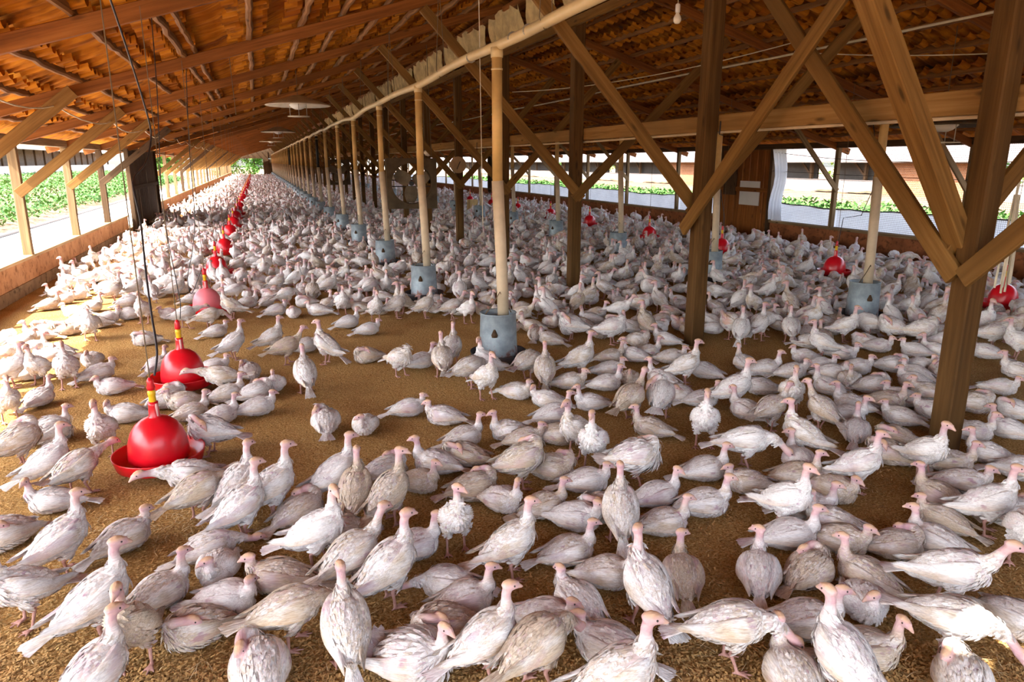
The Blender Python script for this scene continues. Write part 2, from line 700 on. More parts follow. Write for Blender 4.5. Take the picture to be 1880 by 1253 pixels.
PX = [-2.75, -2.2, -1.68, -1.13, -.66, .05, .63, 1.1, 1.65, 2.2, 2.8, 3.4]
for x in PX:
    wavy_purlin(x, .06, .07)
wavy_purlin(-.54, .05, .06)
for x in PX:
    wavy_purlin(2 * XC - x, .06, .07)
FRAMES = [3.13] + [3.0 * k for k in range(2, 35)]
for y in FRAMES:
    for sgn in (0, 1):
        m = MB()
        x0, x1 = (XL - .3, XC) if sgn == 0 else (XR + .3, XC)
        z0 = EZ - SL * .3 - .105
        z1 = roofz(XC) - .105
        yy = y + .06
        m.beam((x0, yy, z0), (x1, yy, z1), .055, .12, segs=6 if y < 30 else 1, jit=.006)
        obj('rafter', m, M['rafter'], ceil)
m = MB()
m.beam((XC, YN, roofz(XC) - .2), (XC, YF, roofz(XC) - .2), .05, .2, segs=8)
obj('ridge_board', m, M['rafter'], ceil)
m = MB()
m.beam((XC - .11, 6.2, 3.52), (XC - .11, YF, 3.52), .05, .11, segs=8)
obj('ridge_tie', m, M['brace'], ceil)
# the arched ends of the tiles that hang along every purlin
def tile_course(X, side):
    vs, fs = [], []
    y = YN + R.uniform(0, .2)
    while y < 30:
        w = R.uniform(.066, .088)
        L = R.uniform(.10, .17)
        zt = roofz(X) + .045 + R.uniform(-.012, .012)
        dep = R.uniform(.05, .075)
        sx = R.uniform(-.03, .03)
        b = len(vs)
        n = 7
        for e in (0, 1):
            xx = X + sx + (L * (e - .5))
            zz = zt + SL * (xx - X) * (1 if side == 0 else -1)
            for i in range(n):
                a = PI * i / (n - 1)
                vs.append((xx, y + w * _c(a), zz - dep * _s(a)))
        for i in range(n - 1):
            fs.append((b + i, b + i + 1, b + n + i + 1, b + n + i))
        y += R.uniform(.185, .235)
    m = MB()
    m.add(vs, fs, [(p[1], p[0], p[2]) for p in vs])
    return obj('tile_course', m, M['tile'], ceil, True)


for x in PX:
    tile_course(x + .09, 0)
    tile_course(2 * XC - x - .09, 1)
    if x > -1:
        tile_course(x - .16, 0)
    tile_course(2 * XC - x + .16, 1)
# ---- ridge posts with their braces
def near_jit(y):
    return .004 if y < 16 else 0


for k, y in enumerate(FRAMES):
    o = empty('timber_post', (XC, y, 0))
    near = y < 22
    m = MB()
    w = .145 if k > 0 else .135
    m.beam((0, 0, 0), (0, 0, roofz(XC) - .32), w, w, up=(0, 1, 0), segs=6 if near else 1, ch=.008, jit=near_jit(y))
    obj('shaft', m, M['post'], o)
    yo = -w / 2 - .024
    zl = {0: 1.30, 1: 1.36, 2: 1.38}.get(k, 1.34)
    tops = {0: ((-1.55, 3.55), (2.0, 3.5)), 1: ((-2.05, 3.56), (2.1, 3.52)), 2: ((-2.05, 3.56), (2.2, 3.42))}.get(k, ((-2.07, 3.55), (2.1, 3.52)))
    for s, (tx, tz) in zip((-1, 1), tops):
        m = MB()
        if k == 0 and s == -1:
            m.beam((.11, .09, 1.13), (tx, .09, tz), .11, .13, up=(0, 1, 0), segs=5, jit=.004)
            m.add([], [])
        else:
            yy = (.115 if k < 2 else yo)
            m.beam((-.06 * s, yy, zl - .06), (tx, yy, tz), .12, .045, up=(0, 1, 0), segs=5 if near else 1, jit=near_jit(y))
        obj('brace', m, M['brace'], o)
    if k == 0:      # longitudinal pair nailed on the aisle side
        for (dy, z0, dy1, z1) in ((.06, 1.12, 2.75, 3.85), (-.06, 1.12, -2.6, 3.7)):
            m = MB()
            m.beam((-.095, dy * .4, z0), (-.095, dy1, z1), .042, .125, up=(0, 0, 1), segs=6, jit=.004)
            obj('brace', m, M['brace'], o)
    if k == 1:
        m = MB()
        m.beam((-.14, .10, 1.15), (-.14, -2.6, 3.78), .042, .125, up=(0, 0, 1), segs=6, jit=.004)
        obj('brace', m, M['brace'], o)
    if k == 0:
        lb = 'thick timber ridge post closest to the camera with four diagonal braces'
    elif k == 1:
        lb = 'second timber ridge post from the camera, braced three ways'
    else:
        lb = f'{ordn(k)} timber ridge post from the camera with two diagonal braces'
    tag(o, lb, 'post', 'ridge posts of the barn')

# ---- left wall posts with a diagonal brace each
for k, y in enumerate([0.0] + FRAMES):
    if y in (0.0, 21.0, 24.0):
        continue
    o = empty('wall_post', (XL, y, .5))
    near = y < 30
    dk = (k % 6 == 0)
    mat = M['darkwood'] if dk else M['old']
    m = MB()
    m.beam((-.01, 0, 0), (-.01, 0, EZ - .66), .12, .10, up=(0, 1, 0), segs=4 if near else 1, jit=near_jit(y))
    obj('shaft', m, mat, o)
    m = MB()
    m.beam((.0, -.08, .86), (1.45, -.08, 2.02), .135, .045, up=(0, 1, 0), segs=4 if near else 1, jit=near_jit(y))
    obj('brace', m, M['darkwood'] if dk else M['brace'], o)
    tag(o, f'{ordn(k - 1)} post on the left sill from the camera, {"dark" if dk else "sunlit"}, with one slanting brace', 'post', 'left wall posts')
# ---- right wall posts
for k, y in enumerate(FRAMES[1:]):
    if y == 15.0:
        continue
    o = empty('window_post', (XR, y + .02, .47))
    m = MB()
    m.beam((.0, 0, 0), (.0, 0, EZ - .58), .09, .09, up=(0, 1, 0), segs=3 if y < 30 else 1, jit=near_jit(y))
    obj('shaft', m, M['old'], o)
    m = MB()
    m.beam((.0, -.07, .75), (-1.25, -.07, 2.05), .1, .04, up=(0, 1, 0), segs=3 if y < 30 else 1)
    obj('brace', m, M['old'], o)
    tag(o, f'{ordn(k)} grey-brown post between the right-hand netted openings, counted from the camera', 'post', 'right wall posts')

# ---- netting and openings
n = 1
for k in range(0, 12):
    y0 = 3.0 * k
    if y0 == 12.0 or y0 == 15.0:
        ya, yb = (12.06, 14.0) if y0 == 12.0 else (15.9, 17.95)
    else:
        ya, yb = y0 + .06, y0 + 2.95
    o = tag(empty(f'window_{n}', (0, 0, 0)), f'netted opening {n} of the right wall', 'window', kind='structure')
    m = MB()
    m.add([(XR + .07, ya, .46), (XR + .07, yb, .46), (XR + .07, yb, 2.15), (XR + .07, ya, 2.15)], [(0, 1, 2, 3)])
    obj('wire_netting', m, M['net'], o)
    n += 1

# pale roll-down curtain outside the right netting
def curtain(y0, y1, label, z0=.36, ztop=.86):
    o = empty('side_curtain', (XR + .13, y0, 0))
    N = int((y1 - y0) / .12)
    vs, fs = [], []
    for i in range(N + 1):
        y = i * (y1 - y0) / N
        t = ztop + .025 * math.sin(y * 1.1) + .012 * math.sin(y * 5.3)
        for j in range(4):
            z = z0 + (t - z0) * j / 3
            vs.append((.012 * math.sin(y * 9 + j) + .02 * math.sin(y * 2.3) + .03, y, z))
    for i in range(N):
        for j in range(3):
            fs.append((i * 4 + j, i * 4 + 4 + j, i * 4 + 5 + j, i * 4 + 1 + j))
    m = MB()
    m.add(vs, fs)
    s = obj('sheet', m, M['curtain'], o, True)
    m = MB()
    m.tube([vs[i * 4 + 3] for i in range(0, N + 1, 3)], .014, 6)
    obj('hem', m, M['black'], o)
    tag(o, label, 'curtain', 'plastic curtains of the right openings')


curtain(2.0, 14.0, 'pale blue plastic curtain below the netting between camera and boarded door')
curtain(15.9, 75.0, 'pale blue plastic curtain below the netting beyond the boarded door')
# gathered upright curtain beside the boarded door
m = MB()
vs, fs = [], []
for i in range(13):
    for j in range(9):
        z = .5 + 1.58 * j / 8
        wd = .16 + .07 * abs(j / 8 - .55)
        vs.append((XR - .1 + .05 * math.sin(i * 2.2), 13.45 + wd * 2.2 * (i / 12) + .05 * math.sin(j * .9), z))
for i in range(12):
    for j in range(8):
        fs.append((i * 9 + j, i * 9 + 9 + j, i * 9 + 10 + j, i * 9 + 1 + j))
m.add(vs, fs)
tag(obj('gathered_curtain', m, M['curtain'], None, True), 'gathered grey plastic curtain hanging beside the boarded door of the right wall', 'curtain')

# ---- boarded doors
def boarded(name, X, y0, y1, s, label, mat, winz=None):
    o = tag(empty(name, (X, y0, 0)), label, 'door', kind='structure')
    y = 0
    nb = int((y1 - y0) / .24)
    for k in range(nb):
        m = MB()
        w = (y1 - y0) / nb
        m.beam((s * R.uniform(0, .015), (k + .5) * w, 0), (s * R.uniform(0, .015), (k + .5) * w, 2.1), .03, w - .012, up=(0, 1, 0), segs=2)
        obj('plank', m, mat, o)
    m = MB()
    m.beam((s * .035, -.03, 0), (s * .035, -.03, 2.12), .1, .1, up=(0, 1, 0))
    obj('post', m, M['darkwood'], o)
    m = MB()
    m.beam((s * .035, y1 - y0 + .03, 0), (s * .035, y1 - y0 + .03, 2.12), .1, .1, up=(0, 1, 0))
    obj('post', m, M['darkwood'], o)
    m = MB()
    m.beam((s * .04, 0, 1.15), (s * .04, y1 - y0, 1.15), .05, .1)
    obj('rail', m, mat, o)
    return o


d1 = boarded('door_1', XL + .12, 20.5, 25.7, 1, 'dark boarded door between the openings of the left wall', M['darkwood'])
d2 = boarded('door_2', XR, 14.0, 15.9, -1, 'brown boarded door in the right wall', M['rafter'])
m = MB()
m.box((-.05, .35, .78), (-.035, 1.1, 1.35))
obj('panel', m, M['white'], d2)
m = MB()
m.box((-.07, 1.25, 1.0), (-.04, 1.75, 1.9))
obj('board', m, M['darkwood'], d2)
d3 = boarded('door_3', XR, 33.2, 35.8, -1, 'far dark boarded door in the right wall', M['darkwood'])

# ---- plank along the ridge posts and the thin pipe under it
m = MB()
m.beam((XC + .10, 3.0, 2.155), (XC + .10, 60, 2.155), .035, .15, segs=14, jit=.003)
tag(obj('long_plank', m, M['plank']), 'long pale plank nailed level along the ridge posts', 'plank')
m = MB()
m.tube([(XC + .11, 3 + k * 3 if k else 3, 2.065 + .008 * math.sin(k * 2.1)) for k in range(20)], .012, 8)
tag(obj('water_pipe', m, M['pvcl']), 'thin pale pipe running just under the long plank', 'pipe')
for k in range(7):
    m = MB()
    m.tube([(XC + .075, 4.3 + 1.6 * k, 2.17), (XC + .073, 4.3 + 1.6 * k, 2.05), (XC + .11, 4.3 + 1.6 * k, 2.045)], .006, 6)
    tag(obj('pipe_hook', m, M['black']), f'{ordn(k)} small dark hook holding the thin pipe under the plank', 'hook', 'pipe hooks on the plank')
m = MB()
m.tube([(6.3, 2 + 2.0 * k, 3.09 + .012 * math.sin(k * 1.7)) for k in range(26)], .013, 8)
tag(obj('conduit', m, M['whitewire']), 'straight pale conduit running under the right roof slope', 'pipe')

# ---- feed pipes
m = MB()
pts = []
for k in range(0, 200):
    y = 2.0 + k * .5
    if y > 100:
        break
    z = 2.76 + .012 * math.sin(y * 1.9) - .05 * math.sin((y - 12.7) / 6.3 * PI) ** 2 * (1 if 12.7 < y < 19 else .35)
    pts.append((2.0, y, z))
m.tube(pts, .042, 12)
o = tag(obj('feed_pipe', m, M['auger'], None, True), 'long cream feed pipe slung above the left row of feeders', 'pipe')
for y in (5.35, 5.7, 6.9):
    m = MB()
    m.tube([(2.0, y - .01, 2.755), (2.0, y + .01, 2.755)], .046, 12)
    obj('coupling', m, M['steel'], o)
for k in range(16):
    y = 5.0 + 3.1 * k
    m = MB()
    zr = roofz(2.0) - .1
    m.tube([(2.0, y, zr), (1.95, y, 2.78), (1.99, y, 2.70), (2.05, y, 2.76), (2.0, y, zr)], .004, 5)
    obj('hanger_wire', m, M['wire'], o)
m = MB()
m.tube([(6.55, 2.0 + 2 * k, 2.42) for k in range(40)], .04, 10)
tag(obj('feed_pipe', m, M['auger'], None, True), 'cream feed pipe above the right row of feeders, behind the plank', 'pipe')


# ---- tube feeders
def feeder(top, zj=1.64, mat_up='pvcd'):
    o = empty('tube_feeder')
    m = MB()
    m.lathe([(.0, .035), (.20, .035), (.235, .05), (.25, .10), (.262, .105), (.258, .09), (.245, .02), (.2, .004), (0, .004)], 28)
    obj('pan', m, M['pan'], o, True)
    m = MB()
    m.lathe([(.178, .075), (.176, .10), (.170, .25), (.163, .455), (.168, .462), (.168, .470), (.160, .468), (.155, .44), (.168, .1)], 32)
    b = obj('hopper', m, M['galv'], o, True)
    m = MB()
    m.box((-.172, -.014, .30), (-.166, .014, .36))
    m2 = MB()
    for a in (4.1, 0.6):
        cx, cy = .171 * _c(a), .171 * _s(a)
        m2.lathe([(0, 0), (.026, .0), (.03, .02), (.02, .045), (.008, .07), (0, .07)], 10, c=(cx * 1.0, cy * 1.0, .27))
    obj('slide_plate', m2, M['darkwood'], b)
    m = MB()
    m.tube([(-.13, 0, .455), (-.05, -.02, .56), (0, -.04, .66), (.06, -.02, .56), (.13, 0, .455)], .005, 6)
    obj('handle', m, M['wire'], o)
    lean = .035
    m = MB()
    m.tube([(.02 + lean, 0, .36), (.015 + lean * .5, 0, zj * .6), (.0, 0, zj)], .052, 14)
    obj('drop_tube', m, M['pvcl'], o, True)
    m = MB()
    m.tube([(0, 0, zj - .03), (0, 0, top)], .045, 14)
    u = obj('upper_tube', m, M[mat_up], o, True)
    m = MB()
    m.tube([(0, 0, top - .17), (0, 0, top - .155)], .049, 14)
    m.tube([(0, 0, top - .07), (0, 0, top + .01)], .052, 14)
    obj('collar', m, M['auger'], u, True)
    return o


FL = [(1.98, 6.05), (2.0, 9.31), (2.03, 12.6), (2.03, 16.1), (2.03, 19.4), (2.0, 22.7)] + [(2.0, 22.7 + 3.2 * k) for k in range(1, 26)]
FRT = [(6.5, 6.29), (6.56, 9.38), (6.57, 12.5), (6.55, 15.6), (6.58, 18.8), (6.57, 21.9)] + [(6.57, 21.9 + 3.1 * k) for k in range(1, 12)]
f0 = feeder(2.72)
f0b = feeder(2.72, 1.62, 'black')
f1 = feeder(2.40)
for k, (x, y) in enumerate(FL):
    src = f0b if k in (6, 13) else f0
    used = src.get('used', 0)
    o = src if not used else copy_tree(src)
    src['used'] = 1
    if 'used' in o and o is not src:
        del o['used']
    o.location = (x, y, 0)
    o.rotation_euler = (0, 0, R.uniform(-.3, .3) if k else 0.1)
    lb = {0: 'galvanised tube feeder with rusty base in the middle aisle, biggest and closest to the camera'}.get(k, f'{ordn(k)} galvanised tube feeder from the camera, in the left row')
    if k in (6, 13):
        lb += ', black upper tube'
    tag(o, lb, 'feeder', 'left row of tube feeders')
for k, (x, y) in enumerate(FRT):
    o = f1 if k == 0 else copy_tree(f1)
    o.location = (x, y, 0)
    o.rotation_euler = (0, 0, R.uniform(-.3, .3))
    tag(o, f'{ordn(k)} galvanised tube feeder of the row beyond the ridge posts, counted from the camera', 'feeder', 'right row of tube feeders')
for o in (f0, f0b):
    if 'used' in o:
        del o['used']


# ---- bell drinkers
def drinker(zroof, dome='red', lift=.055):
    o = empty('bell_drinker')
    m = MB()
    m.lathe([(.0, .03), (.13, .03), (.185, .012), (.225, .03), (.246, .085), (.254, .088), (.252, .078), (.235, .018), (.19, -.006), (0, -.004)], 36)
    obj('pan', m, M['redpan'], o, True)
    m = MB()
    m.lathe([(.160, .05), (.166, .052), (.164, .10), (.157, .16), (.140, .215), (.112, .258), (.078, .285), (.045, .298), (.03, .302), (0, .303)], 40, lobes=6, lobe_amp=.012)
    obj('dome', m, M[dome], o, True)
    m = MB()
    m.lathe([(.038, .295), (.030, .31), (.027, .37), (.029, .392), (.0, .394)], 16)
    nk = obj('neck', m, M['red'], o, True)
    m = MB()
    m.beam((.020, 0, .30), (.020, 0, .385), .022, .018, up=(0, 1, 0))
    m.beam((-.020, 0, .30), (-.020, 0, .385), .022, .018, up=(0, 1, 0))
    obj('bracket', m, M['pink'], nk)
    m = MB()
    m.lathe([(.0, .388), (.017, .39), (.020, .40), (.019, .43), (.022, .435), (.022, .455), (.014, .465), (0, .466)], 14)
    vv = obj('valve', m, M['yellow'], o, True)
    m = MB()
    m.lathe([(.0, .462), (.02, .464), (.024, .48), (.018, .50), (.020, .515), (.012, .535), (0, .54)], 14)
    obj('clamp', m, M['red'], vv, True)
    m = MB()
    m.tube([(0, 0, .53), (0, 0, zroof - lift)], .0035, 5)
    obj('cord', m, M['wire'], o)
    return o


DL = [(-.68, 4.39), (-.69, 6.03), (-.68, 9.0), (-.72, 12.1), (-.71, 14.95), (-.71, 18.3)] + [(-.71, 18.3 + 2.6 * k) for k in range(1, 28)]
DR = [(8.5, 6.1), (8.53, 8.9), (8.45, 11.78), (8.5, 14.65), (8.7, 18.3), (8.75, 21.3), (8.75, 24.4), (8.75, 27.5), (8.75, 30.6)]
LIFT = .055
dzr = roofz(-.66) - .09
protoD = drinker(dzr)
protoF = drinker(dzr, 'redfade')
protoR = drinker(roofz(8.5) - .09)
for k, (x, y) in enumerate(DL):
    o = protoF if k == 2 else (protoD if k == 0 else copy_tree(protoD))
    o.location = (x, y, LIFT)
    o.rotation_euler = (0, 0, R.uniform(0, 6))
    lb = {0: 'big red bell drinker closest to the camera with its pan on the litter', 1: 'second red bell drinker from the camera in the left aisle',
          2: 'third bell drinker of the left aisle, with a faded pink dome'}.get(k, f'{ordn(k)} red bell drinker of the left aisle, counted from the camera')
    tag(o, lb, 'drinker', 'left row of red bell drinkers')
for k, (x, y) in enumerate(DR):
    o = protoR if k == 0 else copy_tree(protoR)
    o.location = (x, y, LIFT)
    o.rotation_euler = (0, 0, R.uniform(0, 6))
    tag(o, f'{ordn(k)} red bell drinker of the row by the right wall, counted from the camera', 'drinker', 'right row of red bell drinkers')
# the hoses that feed the drinkers
zt = dzr
hoses = [
    ([(-.72, 4.85, 2.78), (-.72, 5.45, 2.47), (-.73, 6.1, 2.12), (-.74, 6.2, 1.97), (-.76, 5.95, 1.80), (-.78, 5.45, 1.70), (-.77, 5.3, 1.62), (-.74, 5.2, 1.42), (-.71, 4.95, 1.12), (-.68, 4.75, .90), (-.64, 4.5, .72), (-.655, 4.40, .60)], 'black water hose looping from the roof to the closest red drinker', .0065),
    ([(-.66, 6.4, zt), (-.66, 6.2, 2.3), (-.70, 6.1, 1.5), (-.66, 6.05, .85), (-.65, 6.03, .72), (-.665, 6.03, .60)], 'thin dark hose dropping straight to the second red drinker', .0035),
    ([(-.66, 9.3, zt), (-.70, 9.1, 2.0), (-.72, 9.05, 1.2), (-.78, 9.0, .8), (-.86, 9.0, .5), (-.84, 9.0, .3), (-.72, 9.0, .55), (-.705, 9.0, .6)], 'dark hose curling down to the faded drinker', .0045),
]
for pts, lb, r in hoses:
    # smooth the polyline
    P = [Vector(p) for p in pts]
    out = []
    for i in range(len(P) - 1):
        p0, p1, p2, p3 = P[max(i - 1, 0)], P[i], P[i + 1], P[min(i + 2, len(P) - 1)]
        for k in range(6):
            t = k / 6
            out.append(.5 * ((2 * p1) + (p2 - p0) * t + (2 * p0 - 5 * p1 + 4 * p2 - p3) * t * t + (3 * p1 - p0 - 3 * p2 + p3) * t ** 3))
    out.append(P[-1])
    m = MB()
    m.tube(out, r, 8)
    tag(obj('water_hose', m, M['hose'], None, True), lb, 'hose')

# white cable sagging along the left rafters
m = MB()
cp = []
for k in range(12):
    y = 3 + 3 * k
    for j in range(6):
        t = j / 6
        yy = y + 3 * t
        cp.append((-1.92 + .03 * math.sin(yy * 1.3), yy, 2.375 - .10 * 4 * t * (1 - t)))
m.tube(cp, .008, 6)
tag(obj('power_cable', m, M['whitewire']), 'white cable sagging from rafter to rafter above the left openings', 'cable')
for (pts, lb, mt) in [
    (catenary((XR - .1, 6.0, 1.92), (XR - .1, 13.9, 2.02), .18, 14), 'black cable sagging across the near right openings', 'hose'),
    (catenary((XR - .08, 3.0, 1.52), (XR - .08, 13.9, 1.60), .06, 14), 'black cable stretched level across the right netting', 'hose'),
    (catenary((4.2, 12.0, 2.95), (6.2, 7.2, 3.2), .12, 12), 'thin pale wire slung between ridge post and right rafters', 'whitewire'),
    (catenary((6.3, 7.6, 3.1), (7.6, 5.6, 2.9), .04, 8), 'thin wire slanting from the conduit to the right purlins', 'whitewire'),
    ([(9.0, 9.0, 2.6), (8.9, 8.6, 1.6), (8.75, 8.7, 1.0), (8.58, 8.88, .95), (8.556, 8.9, .6)], 'dark hose dropping to the second drinker by the right wall', 'hose'),
    ([(8.3, 12.6, 2.7), (8.4, 12.0, 1.6), (8.48, 11.8, .8), (8.476, 11.78, .6)], 'dark hose dropping to the third drinker by the right wall', 'hose')]:
    m = MB()
    m.tube(pts, .006, 6)
    tag(obj('cable', m, M[mt]), lb, 'cable')

# ---- tarpaulin folded along the ridge
for k in range(1, 14):
    y0 = 3 * k + .12
    N = 26
    vs, fs = [], []
    gap = (k == 3)
    for i in range(N + 1):
        y = y0 + 2.76 * i / N
        sc = .5 + .5 * abs(math.sin(PI * i / N * (1 + k % 2)))
        for j in range(5):
            z = 3.57 + (0.33 + .15 * sc + .04 * math.sin(i * 1.3)) * j / 4
            vs.append((XC - .225 - .03 * math.sin(i * 1.9 + j) - .02 * j % 2, y, z))
    for i in range(N):
        for j in range(4):
            if gap and i in (10, 11) and j > 0:
                continue
            fs.append((i * 5 + j, i * 5 + 5 + j, i * 5 + 6 + j, i * 5 + 1 + j))
    m = MB()
    m.add(vs, fs)
    tag(obj('ridge_tarpaulin', m, M['tarp'], None, True), f'{ordn(k - 1)} dusty tarpaulin strip hanging below the ridge, counted from the camera', 'tarpaulin', 'tarpaulin strips under the ridge')


# ---- circulation fans
def fan(loc, rotz, label, s=1.0, tilt=.0):
    o = empty('circulation_fan', loc, rotz)
    o.rotation_euler = (tilt, 0, rotz)
    h, r = .47 * s, .38 * s
    n = 48
    vs, fs = [], []
    for yy in (-.16, .16):
        for i in range(n):
            a = 2 * PI * i / n
            vs.append((r * _c(a), yy, r * _s(a)))
        for i in range(n):
            a = 2 * PI * i / n
            k = h / max(abs(_c(a)), abs(_s(a)))
            vs.append((k * _c(a), yy, k * _s(a)))
    for i in range(n):
        j = (i + 1) % n
        fs += [(i, j, n + j, n + i), (2 * n + i, 3 * n + i, 3 * n + j, 2 * n + j), (i, 2 * n + i, 2 * n + j, j), (n + i, n + j, 3 * n + j, 3 * n + i)]
    m = MB()
    m.add(vs, fs)
    obj('housing', m, M['fanframe'], o)
    m = MB()
    m.tube([(0, -.06, 0), (0, .10, 0)], .045 * s, 14)
    obj('hub', m, M['black'], o)
    for k in range(3):
        a = 2 * PI * k / 3 + .45
        vs, fs = [], []
        for i in range(6):
            t = i / 5
            rad = .05 + t * (r - .07)
            wd = .045 + .085 * math.sin(PI * min(1, t * .7 + .2)) * s
            for q in (-1, 1):
                for e in (0, .006):
                    vs.append((rad * _c(a) - q * wd * _s(a), -.02 + q * wd * .3 * (1 - .4 * t) + e, rad * _s(a) + q * wd * _c(a)))
        for i in range(5):
            b = i * 4
            fs += [(b, b + 2, b + 6, b + 4), (b + 1, b + 5, b + 7, b + 3), (b, b + 4, b + 5, b + 1), (b + 2, b + 3, b + 7, b + 6)]
        fs += [(0, 1, 3, 2), (20, 22, 23, 21)]
        m = MB()
        m.add(vs, fs)
        obj('blade', m, M['fanblade'], o)
    for z in (-.06, .06):
        m = MB()
        m.beam((-r, .12, z), (r, .12, z), .025, .02)
        obj('strut', m, M['black'], o)
    for x in (-.4, .4):
        m = MB()
        m.tube([(x * s, 0, h), (x * s * .9, 0, roofz(loc[0]) - loc[2] - .1)], .006, 5)
        obj('hanging_wire', m, M['wire'], o)
    tag(o, label, 'fan', 'circulation fans')


fan((2.78, 13.8, 1.40), -.12, 'square dusty circulation fan with three blades, behind the second and third feeders', 1.0, 0.0)
fan((2.9, 28.5, 1.42), -.1, 'smaller looking square fan farther down between feeders and ridge posts', 1.0)


# ---- dish heaters under the left roof slope
def heater(loc, label, mt='heater'):
    o = empty('brooder_heater', loc)
    m = MB()
    m.lathe([(.0, .16), (.10, .155), (.20, .12), (.42, .05), (.56, .0), (.575, -.012), (.56, -.02), (.40, .02), (.18, .08), (0, .10)], 40)
    obj('dish', m, M[mt], o, True)
    m = MB()
    m.lathe([(0, .06), (.09, .055), (.16, -.005), (.10, -.06), (.05, -.08), (0, -.082)], 24)
    obj('burner', m, M['white'], o, True)
    for k in range(3):
        a = 2 * PI * k / 3 + .5
        m = MB()
        m.tube([(.17 * _c(a), .17 * _s(a), .05), (.17 * _c(a), .17 * _s(a), -.19)], .006, 6)
        obj('rod', m, M['steel'], o)
    m = MB()
    m.lathe([(0, -.19), (.19, -.195), (.2, -.205), (0, -.21)], 24)
    obj('lower_plate', m, M['heater'], o, True)
    m = MB()
    m.tube([(0, 0, .16), (0, 0, roofz(loc[0]) - loc[2] - .02)], .005, 5)
    obj('chain', m, M['wire'], o)
    tag(o, label, 'heater', 'dish heaters under the roof')


heater((.80, 14.0, 2.80), 'pale dish heater hung under the left roof slope, the bigger one')
heater((.80, 26.5, 2.80), 'small looking dish heater farther down under the left roof slope')
heater((.80, 39.0, 2.80), 'tiny dish heater third along the left roof slope')
heater((7.6, 6.5, 2.22), 'grey dish heater behind the plank near the closest ridge post', 'fanframe')

# ---- bulb, round disc, box, ropes
o = empty('light_bulb', (3.42, 5.6, 2.92))
m = MB()
m.lathe([(0, 0), (.02, .004), (.032, .022), (.034, .04), (.026, .062), (.016, .078), (.015, .09), (0, .091)], 18)
obj('glass', m, M['bulb'], o, True)
m = MB()
m.lathe([(0, .088), (.018, .088), (.02, .1), (.02, .15), (.008, .16), (0, .16)], 14)
obj('socket', m, M['white'], o, True)
m = MB()
m.tube([(0, 0, .15), (.01, 0, roofz(3.42) - 2.92)], .004, 5)
obj('cord', m, M['whitewire'], o)
tag(o, 'white light bulb hanging under the ridge at the top edge', 'bulb')

o = empty('round_dial', (4.0, 14.855, 1.74))
m = MB()
m.tube([(0, 0, 0), (0, .04, 0)], .17, 32)
obj('plate', m, M['disc'], o)
m = MB()
m.beam((-.035, -.006, -.09), (.04, -.006, .07), .016, .006, up=(0, 1, 0))
obj('slot', m, M['black'], o)
tag(o, 'round pale disc with a dark slanting slot mounted on the fifth ridge post', 'dial')
g = empty('hanging_globe', (3.62, 16.0, 1.92))
m2 = MB()
m2.lathe([(0, 0), (.06, .02), (.1, .07), (.085, .12), (.03, .15), (0, .15)], 18)
obj('globe', m2, M['bulb'], g, True)
m2 = MB()
m2.tube([(0, 0, .14), (0, 0, 1.9)], .004, 5)
obj('cord', m2, M['wire'], g)
tag(g, 'pale round globe hanging just left of the round disc', 'lamp')
bx, by = 7.4, 25.6
o = empty('feed_box', (bx, by, 0), .2)
m = MB()
m.box((-.16, -.12, .05), (.16, .12, .46))
obj('carton', m, M['pvcd'], o)
m = MB()
m.box((-.19, -.15, 0), (.19, .15, .06))
obj('tray', m, M['red'], o)
tag(o, 'yellow brown box on a red tray standing among far turkeys', 'box')

def rope_hank(loc):
    o = empty('hanging_rope', loc)
    for k in range(9):
        m = MB()
        x, y = R.uniform(-.07, .07), R.uniform(-.07, .07)
        zl = R.uniform(-.25, .0)
        m.tube([(x * .3, y * .3, .75), (x * .6, y * .6, .45), (x, y, .2), (x * 1.1 + R.uniform(-.02, .02), y * 1.1, zl)], .011, 6)
        obj('strand', m, M['rope'], o)
    m = MB()
    m.tube([(0, 0, .75), (.02, .0, 1.3), (-.02, 0, roofz(loc[0]) - loc[2])], .012, 6)
    obj('rope', m, M['rope'], o)
    tag(o, 'hank of frayed pale ropes hanging behind the closest ridge post', 'rope')


rope_hank((6.98, 5.05, .74))
m = MB()
m.tube(catenary((7.9, 5.4, .95), (8.5, 5.9, 1.05), .25, 8), .008, 6)
tag(obj('cable', m, M['hose']), 'short black cable drooping over the closest drinker by the right wall', 'cable')
for k, (x, y, z, lb) in enumerate([(2.02, 6.7, 2.95, 'thin straight wire dropping beside the closest drop tube'), (-.2, 9.5, 2.9, 'thin wire dangling short from the left roof slope')]):
    m = MB()
    m.tube([(x, y, roofz(x) - .05), (x + .02, y, 1.2 if k == 0 else 2.35)], .004, 5)
    tag(obj('hanging_wire', m, M['whitewire'] if k == 0 else M['wire']), lb, 'wire')
# ------------------------------------------------------------------ turkeys
def loft(pts, rw, rh, n=14, side=(0, 1, 0)):
    """closed skin through elliptical rings; pts in 3-D, rw sideways, rh up"""
    P = [np.array(p, float) for p in pts]
    m = len(P)
    vs, fs = [], []
    sd = np.array(side, float)
    for k in range(m):
        t = P[min(k + 1, m - 1)] - P[max(k - 1, 0)]
        t /= np.linalg.norm(t)
        s = sd - t * (sd @ t)
        s /= np.linalg.norm(s)
        u = np.cross(t, s)
        for i in range(n):
            g = 2 * PI * i / n
            vs.append(P[k] + s * rw[k] * _c(g) + u * rh[k] * _s(g))
    for k in range(m - 1):
        for i in range(n):
            j = (i + 1) % n
            fs.append((k * n + i, k * n + j, k * n + n + j, k * n + n + i))
    fs.append(tuple(range(n - 1, -1, -1)))
    fs.append(tuple((m - 1) * n + i for i in range(n)))
    return vs, fs


